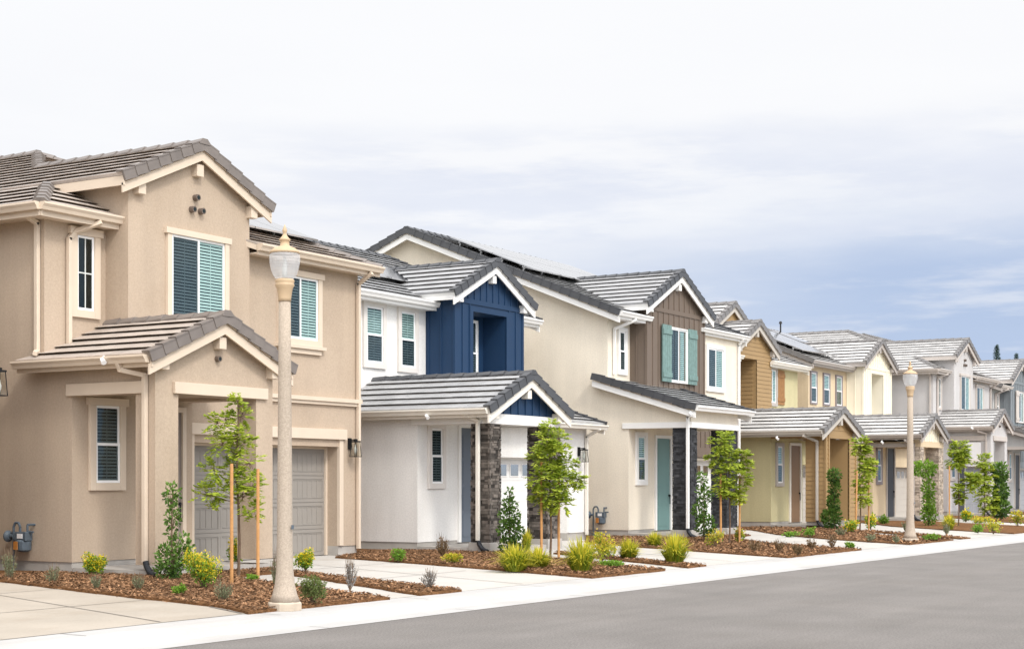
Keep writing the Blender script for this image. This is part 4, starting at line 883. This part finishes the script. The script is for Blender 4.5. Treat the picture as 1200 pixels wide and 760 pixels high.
H6, zf6, _ = A_house(70.2, 'pale grey stucco house with grey tile roof right of the farther street lamp', .42,
    dict(wall='grey', trim='grey_trim', wtrim='grey_trim', tile='tile_grey', cap='cap_grey', garage='garage_grey', door='door_dark'))
H7, zf7 = C_house(80.6, 'slate grey house with dark teal board gable at the right edge of the row', dict(dz=.15,
    wall='slate', trim='grey_trim', tile='tile_grey', cap='cap_grey', garage='garage_grey', door='door_dark', stone='stone_pale', board='dark_navy', shutter='grey_trim'))
# neighbour at the left edge: only its lantern reaches the picture
H0 = thing('townhouse', 'neighbouring house at the left edge of which only a black wall lantern shows', 'house', (9, 19.94, .14), 'houses along the street')
w0 = wall_open(8.8, 17.0, .35, 4.1, 19.95, 20.4, 10.2, 15.0, .35, 2.5); w0.box(8.8, 17.0, 20.4, 31, .35, 4.1); w0.build('lower_wall', 'beige', H0)
garage_door(H0, 10.2, 15.0, .16, 2.5, 20.3, 'garage_taupe', 'carriage')
d0, t0_, k0 = MB(), MB(), ML(); tile_plane(t0_, d0, [(8.4, 19.6, 4.2), (16.45, 19.6, 4.2), (12.6, 24, 6.0)], (8.4, 19.6, 4.2), (1, 0, 0)); tile_plane(t0_, d0, [(16.45, 19.6, 4.2), (12.6, 24, 6.0), (12.6, 31, 6.0), (16.45, 31, 4.2)], (16.45, 19.6, 4.2), (0, 1, 0))
r0 = d0.build('roof', 'beige_trim', H0); t0_.build('roof_tiles', 'tile_brown', r0); ridge(k0.new(), (16.45, 19.6, 4.2), (12.6, 24, 6.0)); k0.build('ridge_cap', 'cap_brown', r0)
B(8.8, 16.2, 20.6, 31, 4.1, 6.2).build('upper_wall', 'beige', H0)  # unseen upper storey, added to shade the beige house's side wall
d0, t0_ = MB(), MB(); tile_plane(t0_, d0, [(8.4, 20.4, 6.25), (16.45, 20.4, 6.25), (12.4, 24.4, 8.0)], (8.4, 20.4, 6.25), (1, 0, 0)); tile_plane(t0_, d0, [(16.45, 20.4, 6.25), (12.4, 24.4, 8.0), (12.4, 31, 8.0), (16.45, 31, 6.25)], (16.45, 20.4, 6.25), (0, 1, 0))
r0 = d0.build('unseen_upper_roof', 'beige_trim', H0); t0_.build('roof_tiles', 'tile_brown', r0)  # roof of the added storey, out of view as well
lantern(H0, 16.85, 19.95, 3.05, 3.5)
# ------------------------------------------------------------------ street lamps
def street_lamp(x, y, label):
    P = thing('street_lamp', label, 'street lamp', (x, y, .12), 'street lamps along the kerb'); c = (x, y, .12)
    MB().lathe(c, [(.215, 0), (.215, .095), (.20, .11)], 8).build('base', 'lampbase', P, bevel=.008)
    MB().lathe(c, [(.19, .11), (.152, .2), (.124, .32), (.107, .48), (.100, .62), (.094, 1.0), (.087, 2.0), (.079, 3.0), (.072, 3.80)], 16).build('post', 'lampcol', P, smooth=True)
    MB().lathe(c, [(.078, 3.79), (.078, 3.83), (.083, 3.86), (.098, 3.95), (.118, 3.985), (.118, 4.0), (.108, 4.01), (.118, 4.03), (.118, 4.05), (.105, 4.065)], 24).build('collar', 'lampcap', P, smooth=True)
    MB().lathe(c, [(.102, 4.065), (.128, 4.09), (.150, 4.13), (.170, 4.19), (.184, 4.26), (.189, 4.32), (.184, 4.355), (.178, 4.375)], 32).build('globe', 'globe', P, smooth=True)
    MB().lathe(c, [(.02, 4.065), (.03, 4.10), (.03, 4.2), (.02, 4.3), (.01, 4.36)], 10).build('lamp_bulb', 'blind', P, smooth=True)
    MB().lathe(c, [(.182, 4.375), (.188, 4.39), (.182, 4.405), (.13, 4.445), (.075, 4.465), (.058, 4.475), (.056, 4.53), (.07, 4.54), (.07, 4.555), (.05, 4.57), (.03, 4.60), (.018, 4.625), (.028, 4.645), (.03, 4.665), (.016, 4.70), (.003, 4.735)], 24).build('cap', 'lampcap', P, smooth=True)
    MB().box(x-.02, x+.02, y-.128, y-.118, 1.12, 1.17).build('tag', 'meter', P)
street_lamp(14.94, 12.40, 'concrete lamp post with frosted globe standing before the beige house, nearest the camera')
street_lamp(40.2, 12.4, 'farther concrete lamp post with frosted globe standing before the tan house')
# ------------------------------------------------------------------ plants
RV = Vector((math.sin(HEAD), -math.cos(HEAD), 0)); FV = Vector((math.cos(HEAD), math.sin(HEAD), 0))
def rv(): 
    while True:
        v = Vector((random.uniform(-1, 1), random.uniform(-1, 1), random.uniform(-1, 1)))
        if .01 < v.length < 1: return v
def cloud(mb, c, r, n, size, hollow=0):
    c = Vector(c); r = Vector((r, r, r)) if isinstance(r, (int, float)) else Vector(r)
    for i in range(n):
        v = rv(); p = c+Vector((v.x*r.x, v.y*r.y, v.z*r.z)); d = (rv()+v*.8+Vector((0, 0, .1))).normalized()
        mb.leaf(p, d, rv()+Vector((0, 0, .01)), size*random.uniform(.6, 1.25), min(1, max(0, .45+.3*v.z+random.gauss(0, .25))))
def spray(mb, p, d, L, size, n):
    """pinnate twig: leaflets in two rows"""
    p = Vector(p); d = Vector(d).normalized(); side = d.cross(Vector((0, 0, 1))).normalized()
    for i in range(n):
        f = (i+1)/n; c = p+d*L*f+Vector((0, 0, -.25*L*f*f)); t = min(1, max(0, random.gauss(.5, .28)))
        for s in (-1, 1): mb.leaf(c, d*.45+side*s+Vector((0, 0, random.uniform(-.45, .15))), (random.uniform(-.3, .3), random.uniform(-.3, .3), 1), size*random.uniform(.7, 1.15), t)
def young_tree(x, y, label, h, clumps, lm='lf_tree', size=.085, dens=1.0, sm=1.35, lean=0, rt=.022):
    P = thing('young_tree', label, 'tree', (x, y, .15), 'staked young trees'); b = Vector((x, y, .15))
    tr = MB(); cr = MB(); pts = [b+RV*(lean*f+.02*math.sin(f*7))+FV*.02*math.cos(f*5)+Vector((0, 0, h*.93*f)) for f in (0, .2, .4, .6, .8, 1)]
    tr.path(pts, [rt*1.2, rt, rt*.85, rt*.7, rt*.5, rt*.25], 8)
    for dx, dz, r in clumps:
        dx *= .85; r *= .80
        c = b+RV*dx+FV*random.uniform(-.12, .12)+Vector((0, 0, dz))
        f = max(.15, min(.95, (dz-r*.9)/(h*.93))); i = min(4, int(f*5)); root = pts[i].lerp(pts[i+1], f*5-i)
        tr.tube(root, c, rt*.35, rt*.12, 5)
        for k in range(int(32*dens*(r/.2)**1.3)+4):
            v = rv(); p = c+v*r*.75; tr.tube(c, p, .004, .002, 3, caps=False)
            spray(cr, p, (v+Vector((0, 0, .1))+rv()*.5), r*.85, size*sm, 5)
    tr.build('trunk', 'bark', P); cr.build('crown', lm, P)
    return P
def stake(x, y, label, h, lean=(0, 0)):
    o = MB().tube((x, y, .1), (x+lean[0], y+lean[1], .15+h), .027, .025, 10).build('tree_stake', 'stake', loc=(x, y, .1)); tag(o, label, 'stake', 'wooden tree stakes')
young_tree(19.2, 16.9, 'light green young tree between two stakes in front of the taupe garage door', 2.98,
    [(0, 2.85, .14), (.02, 2.6, .17), (-.42, 2.5, .2), (-.25, 2.55, .14), (-.3, 2.15, .24), (-.02, 2.25, .24), (.12, 2.2, .2), (-.45, 1.75, .2), (-.1, 1.8, .2), (.2, 1.85, .25), (-.58, 1.35, .22), (-.4, 1.38, .16), (.25, 1.45, .24), (.1, 1.3, .18), (.3, 1.1, .16), (-.05, 1.55, .15)], dens=.62, size=.075)
stake(17.76, 15.76, 'left one of the two wooden stakes before the taupe garage door', 1.82, (.01, .01)); stake(18.75, 16.1, 'right one of the two wooden stakes before the taupe garage door', 1.75)
young_tree(27.6, 15.95, 'dense bright green young tree in front of the white house and its right stone column', 2.85,
    [(0, 2.65, .2), (-.15, 2.4, .25), (.2, 2.4, .22), (-.2, 2.05, .28), (.1, 2.1, .28), (.4, 1.95, .2), (.05, 1.75, .28), (-.25, 1.65, .25), (.4, 1.55, .28), (.65, 1.6, .18), (.1, 1.35, .25), (-.3, 1.3, .16), (-.05, 1.1, .2), (.3, 1.15, .2)], dens=.9, size=.085)
stake(27.5, 16.1, 'left wooden stake at the tree before the white house', 1.95, (.0, .0)); stake(28.0, 15.98, 'right wooden stake at the tree before the white house', 1.85)
young_tree(36.06, 15.69, 'bright green young tree before the black stone columns of the cream house', 2.8,
    [(-.25, 2.55, .25), (-.05, 2.6, .2), (-.35, 2.2, .25), (.1, 2.1, .28), (.4, 2.15, .22), (.5, 1.95, .15), (-.1, 1.75, .26), (.3, 1.65, .26), (-.25, 1.45, .22), (.15, 1.3, .26), (.3, 1.2, .15)], dens=.7, size=.1)
stake(35.9, 15.85, 'left wooden stake at the tree before the black stone columns', 1.75); stake(36.3, 15.52, 'right wooden stake at the tree before the black stone columns', 1.7)
young_tree(47.69, 16.31, 'pale green young tree with a tilted stake beside the ochre porch', 2.95,
    [(0, 2.7, .28), (.15, 2.5, .2), (.25, 2.0, .3), (.35, 2.1, .2), (.0, 1.5, .22), (.05, 1.1, .25)], dens=.8, size=.12)
stake(46.8, 16.14, 'tilted wooden stake beside the ochre porch', 1.9, (.25, .05)); stake(47.9, 16.1, 'upright wooden stake beside the ochre porch', 1.7)
young_tree(54.05, 14.98, 'light green young tree right of the farther lamp post', 2.95,
    [(.05, 2.65, .32), (-.1, 2.3, .28), (.2, 2.4, .25), (.45, 1.6, .3), (.6, 1.7, .2), (0, 1.3, .2), (.1, 1.0, .15)], dens=.8, size=.13)
stake(53.7, 15.2, 'wooden stake just right of the farther lamp post', 2.1)
young_tree(62.5, 16.3, 'small leafy tree at the right edge before the slate grey porch', 2.6, [(0, 2.3, .35), (.2, 1.9, .3), (-.1, 1.5, .35), (.1, 1.0, .4), (.2, .6, .3)], dens=.7, size=.13)
def at(px, py):
    z = .16; t = 1833*(1.7-z)/(py-564); u = (px-600)/1833
    p = FV*t+RV*(u*t); return p.x, p.y, t
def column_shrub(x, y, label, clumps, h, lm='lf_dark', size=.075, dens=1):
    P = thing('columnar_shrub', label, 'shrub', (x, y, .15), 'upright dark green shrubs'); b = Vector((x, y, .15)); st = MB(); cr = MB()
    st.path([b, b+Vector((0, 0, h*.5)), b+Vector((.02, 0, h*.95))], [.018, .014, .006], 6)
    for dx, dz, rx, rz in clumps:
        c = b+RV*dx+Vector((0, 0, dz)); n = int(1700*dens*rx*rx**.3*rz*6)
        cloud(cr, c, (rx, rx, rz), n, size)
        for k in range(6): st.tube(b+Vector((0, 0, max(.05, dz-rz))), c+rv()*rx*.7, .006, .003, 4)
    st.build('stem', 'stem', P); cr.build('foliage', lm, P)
column_shrub(18.0, 17.2, 'dark green shrub trained in an upright column before the beige entry porch', [(0, 1.35, .13, .18), (.02, 1.0, .12, .2), (.0, .72, .08, .12), (0, .35, .25, .26), (.18, .5, .14, .25), (-.05, .15, .22, .14)], 1.6)
column_shrub(28.3, 17.35, 'cone shaped dark green shrub before the left stone column of the white house', [(.0, 1.3, .06, .14), (0, 1.05, .15, .15), (0, .8, .24, .2), (.02, .5, .27, .25), (0, .2, .22, .2)], 1.4, size=.085)
column_shrub(37.2, 16.9, 'slender dark green climber against the white garage door of the cream house', [(-.05, 1.6, .12, .2), (.02, 1.2, .2, .25), (-.1, .8, .18, .25), (.05, .4, .25, .3)], 1.8, size=.1, dens=.7)
column_shrub(48.1, 17.3, 'dark green column shrub in front of the ochre porch opening', [(0, 1.75, .2, .25), (0, 1.3, .17, .3), (-.03, .85, .18, .3), (-.1, .4, .3, .35)], 2.0, size=.12, dens=.8)
column_shrub(54.3, 16.1, 'dark green column shrub with a round bright head before the pale stone column', [(-.15, 2.0, .42, .28), (0, 1.3, .22, .35), (0, .8, .2, .35), (.02, .4, .25, .35)], 2.3, 'lf_green', .12, .6)
column_shrub(63.0, 15.8, 'dark green column shrub nearest the right edge of the picture', [(0, 1.9, .3, .4), (0, 1.2, .28, .5), (0, .5, .35, .4)], 2.2, size=.14, dens=.6)
def shrub(px, py, hp, wp, kind, label):
    x, y, t = at(px, py); s = t/1833; h = hp*s; w = wp*s/2; far = t > 34
    nm, cat = {'flower': ('flowering_shrub', 'shrub'), 'round': ('shrub', 'shrub'), 'sage': ('sage_shrub', 'shrub'), 'lav': ('lavender', 'shrub'), 'tuft': ('ornamental_grass', 'grass'), 'red': ('reddish_shrub', 'shrub'), 'olive': ('shrub', 'shrub'), 'gold': ('golden_shrub', 'shrub')}[kind]
    P = thing(nm, label, cat, (x, y, .15)); b = Vector((x, y, .15)); st = MB(); cr = MB(); fl = MB()
    sz = max(.035, min(.11, 3.2*s)) if kind != 'tuft' else 0
    if kind == 'tuft':
        n = 520 if not far else 240
        for i in range(n):
            a = random.uniform(0, 6.28); out = random.random()**.7; L = h*random.uniform(.5, 1.2); r0 = w*.5*random.random()
            o = Vector((math.cos(a), math.sin(a), 0)); sd = Vector((-o.y, o.x, 0))*max(.0025, .75*s)*random.uniform(.6, 1.2)
            p0 = b+o*r0; p1 = p0+o*w*.55*out+Vector((0, 0, L*(.62-.18*out*out))); p2 = p0+o*w*1.4*out+Vector((0, 0, L*(1.02-.72*out*out)))
            t_ = min(1, max(0, random.gauss(.45, .25)))
            cr.add([p0-sd, p0+sd, p1+sd, p1-sd], [(0, 1, 2, 3)], t_*.6); cr.add([p1-sd, p1+sd, p2], [(0, 1, 2)], min(1, t_+.25))
        cr.build('blades', 'lf_yell', P)
        st.tube(b-Vector((0, 0, .03)), b+Vector((0, 0, .05)), w*.25, w*.2, 8); st.build('root_crown', 'stem', P); return P
    n = {'flower': 500, 'round': 450, 'sage': 300, 'lav': 320, 'red': 220, 'olive': 420, 'gold': 350}[kind]
    if far: n = int(n*.5)
    n = int(2.4*n*max(.5, min(1.6, hp*wp/1100.)))
    lm = {'flower': 'lf_green', 'round': 'lf_green', 'sage': 'lf_sage', 'lav': 'lf_lav', 'red': 'lf_red', 'olive': 'lf_olive', 'gold': 'lf_yell'}[kind]
    nb = 13
    for k in range(nb):
        a = 6.28*k/nb+random.uniform(-.3, .3); rr = random.uniform(.25, 1); top = b+Vector((math.cos(a)*w*rr*.8, math.sin(a)*w*rr*.8, h*random.uniform(.55, .95)*(1.15-.35*rr)))
        st.tube(b, top, .006, .003, 5)
        if kind in ('sage', 'lav', 'red'):
            for i in range(n//nb):
                f = random.uniform(.2, 1)**.8; p = b.lerp(top, f)+rv()*w*.16
                cr.leaf(p, (top-b).normalized()+rv()*.8, rv(), sz*random.uniform(.6, 1.1)*(.8 if kind != 'red' else 1.0), random.random())
            for i in range(3):
                q = top+Vector((random.uniform(-.2, .2)*w, random.uniform(-.2, .2)*w, h*random.uniform(.1, .35))); st.tube(b.lerp(top, .7), q, .0025, .0015, 3)
        else:
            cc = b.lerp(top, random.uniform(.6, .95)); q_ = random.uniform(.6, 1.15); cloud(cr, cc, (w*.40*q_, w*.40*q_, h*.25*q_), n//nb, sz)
            if kind in ('flower', 'gold'): cloud(fl, cc+Vector((0, 0, h*.08)), (w*.42, w*.42, h*.22), int(n*(.8 if kind == 'flower' else .3))//nb, sz*.85)
    st.build('stem', 'stem', P); cr.build('foliage', lm, P)
    if fl.v: fl.build('flowers', 'fl_yellow' if kind == 'flower' else 'lf_gold', P)
    return P
SH = [
 (10, 680, 38, 26, 'sage', 'sparse grey green shrub at the left edge below the gas meter'),
 (62, 684, 24, 22, 'sage', 'thin grey green shrub right of the gas meter on the beige house'),
 (110, 675, 30, 34, 'flower', 'round bush with yellow flowers under the lower window of the beige house'),
 (113, 691, 20, 18, 'sage', 'small sage plant in front of the round yellow flowered bush'),
 (162, 692, 22, 22, 'sage', 'small sage plant before the downspout foot of the beige house'),
 (238, 690, 50, 46, 'flower', 'largest yellow flowered bush, beside the dark column shrub'),
 (210, 697, 13, 16, 'round', 'tiny bright green plant in front of the dark column shrub'),
 (278, 662, 32, 22, 'flower', 'yellow flowered bush behind the wooden stake of the nearest tree'),
 (262, 704, 26, 30, 'sage', 'pale sage plant at the foot of the left wooden stake'),
 (296, 681, 9, 18, 'round', 'low green plant at the foot of the right wooden stake nearest the lamp'),
 (323, 690, 42, 18, 'sage', 'grey green shrub half hidden behind the nearest lamp post'),
 (358, 671, 27, 30, 'flower', 'yellow flowered bush right of the nearest lamp post before the garage door'),
 (367, 707, 36, 44, 'olive', 'olive green bush touching the foot of the nearest lamp post'),
 (410, 692, 36, 22, 'lav', 'silvery lavender plant in the strip beside the driveway of the beige house'),
 (504, 689, 22, 28, 'lav', 'sparse silvery plant alone at the tip of the driveway strip'),
 (467, 658, 18, 22, 'round', 'small round green bush against the grey side wall of the white house'),
 (519, 655, 26, 26, 'red', 'reddish brown shrub under the window of the white house'),
 (531, 660, 13, 26, 'gold', 'low yellow green plant beside the reddish shrub of the white house'),
 (604, 668, 32, 46, 'tuft', 'broad yellow green grass clump before the left stone column of the white house'),
 (631, 665, 24, 34, 'tuft', 'smaller grass clump at the foot of the stakes before the white house'),
 (617, 645, 26, 14, 'tuft', 'thin upright grass against the white garage door'),
 (681, 669, 40, 42, 'tuft', 'tallest yellow grass clump right of the tree before the white house'),
 (706, 656, 32, 46, 'gold', 'golden mound of foliage behind the tallest yellow grass clump'),
 (716, 664, 9, 30, 'round', 'low green ground plant in the mulch before the cream house'),
 (737, 654, 24, 28, 'tuft', 'grass clump in the strip before the gas meter of the cream house'),
 (791, 659, 34, 36, 'tuft', 'large grass clump at the tip of the strip before the teal door'),
 (767, 640, 18, 22, 'tuft', 'green grass clump under the lower window of the cream house'),
 (797, 641, 16, 26, 'gold', 'low golden plant before the left black stone column'),
 (838, 641, 22, 28, 'gold', 'yellow green bush at the foot of the slender climber'),
 (866, 636, 20, 16, 'gold', 'narrow yellow bush right of the stakes before the black stone column'),
 (884, 646, 14, 22, 'red', 'leftmost reddish plant in the bed before the olive house'),
 (912, 646, 15, 20, 'red', 'second reddish plant from the left before the olive house'),
 (935, 650, 14, 20, 'red', 'reddish plant nearest the kerb before the olive house'),
 (951, 644, 15, 16, 'red', 'reddish plant between two others before the ochre siding'),
 (975, 643, 17, 18, 'red', 'rightmost reddish plant in the bed before the ochre porch'),
 (996, 642, 8, 14, 'round', 'tiny green plant at the tip of the bed before the ochre porch'),
 (949, 629, 12, 18, 'round', 'small green bush before the ochre siding pier'),
 (926, 628, 6, 24, 'round', 'low green ground plant before the brown door of the olive house'),
 (985, 628, 10, 16, 'sage', 'small grey green plant beside the yellow bush at the ochre porch'),
 (998, 624, 15, 22, 'flower', 'yellow flowered bush at the foot of the ochre porch column shrub'),
 (1020, 620, 20, 16, 'flower', 'bright yellow bush right of the tilted stake'),
 (1020, 634, 9, 14, 'sage', 'small grey plant in the bed left of the farther lamp post'),
 (1036, 614, 10, 12, 'round', 'small green plant under the dark trimmed window of the tan house'),
 (1050, 636, 10, 10, 'sage', 'tiny grey plant just left of the farther lamp post'),
 (1061, 624, 14, 10, 'sage', 'pale upright plant behind the farther lamp post'),
 (1091, 633, 9, 24, 'round', 'low green plant right of the farther lamp post base'),
 (1109, 627, 15, 10, 'sage', 'pale upright plant on the strip right of the farther lamp post'),
 (1112, 620, 18, 18, 'tuft', 'green grass clump below the round headed column shrub'),
 (1132, 611, 15, 14, 'flower', 'yellow bush right of the stake near the pale grey house'),
 (1146, 624, 11, 16, 'round', 'round green bush at the bed edge before the pale grey porch'),
 (1164, 625, 20, 26, 'gold', 'broad yellow green bush before the pale grey porch column'),
 (1150, 612, 8, 30, 'gold', 'low golden planting in front of the pale grey porch step'),
 (1192, 616, 18, 18, 'gold', 'yellow green bush at the right edge of the picture'),
]
for s_ in SH: shrub(*s_)
# ------------------------------------------------------------------ far conifers
def conifer(x, y, h, label):
    P = thing('conifer_tree', label, 'tree', (x, y, 0), 'conifers behind the houses'); MB().tube((x, y, 0), (x, y, h*.97), .25, .03, 8).build('trunk', 'bark', P)
    cr = MB()
    for i in range(60):
        f = 1-.6*(1-i/60)**1.3; r = (1-f)*h*.17+.03
        for k in range(9):
            a = random.uniform(0, 6.28); d = Vector((math.cos(a), math.sin(a), -.15)); c = Vector((x, y, h*f))
            for j in range(7): cr.leaf(c+d*r*(j+1)/7+rv()*.15, d+rv()*.6, (0, 0, 1), .12+.9*(1-f), random.random())
    cr.build('crown', 'lf_conifer', P)
def far_at(px, t): 
    p = FV*t+RV*((px-600)/1833*t); return p.x, p.y
x_, y_ = far_at(1168, 150); conifer(x_, y_, 1.7+(564-404)*150/1833, 'taller dark conifer rising behind the roof of the slate grey house')
x_, y_ = far_at(1191, 170); conifer(x_, y_, 1.7+(564-414)*170/1833, 'shorter dark conifer behind the roofs at the right edge')
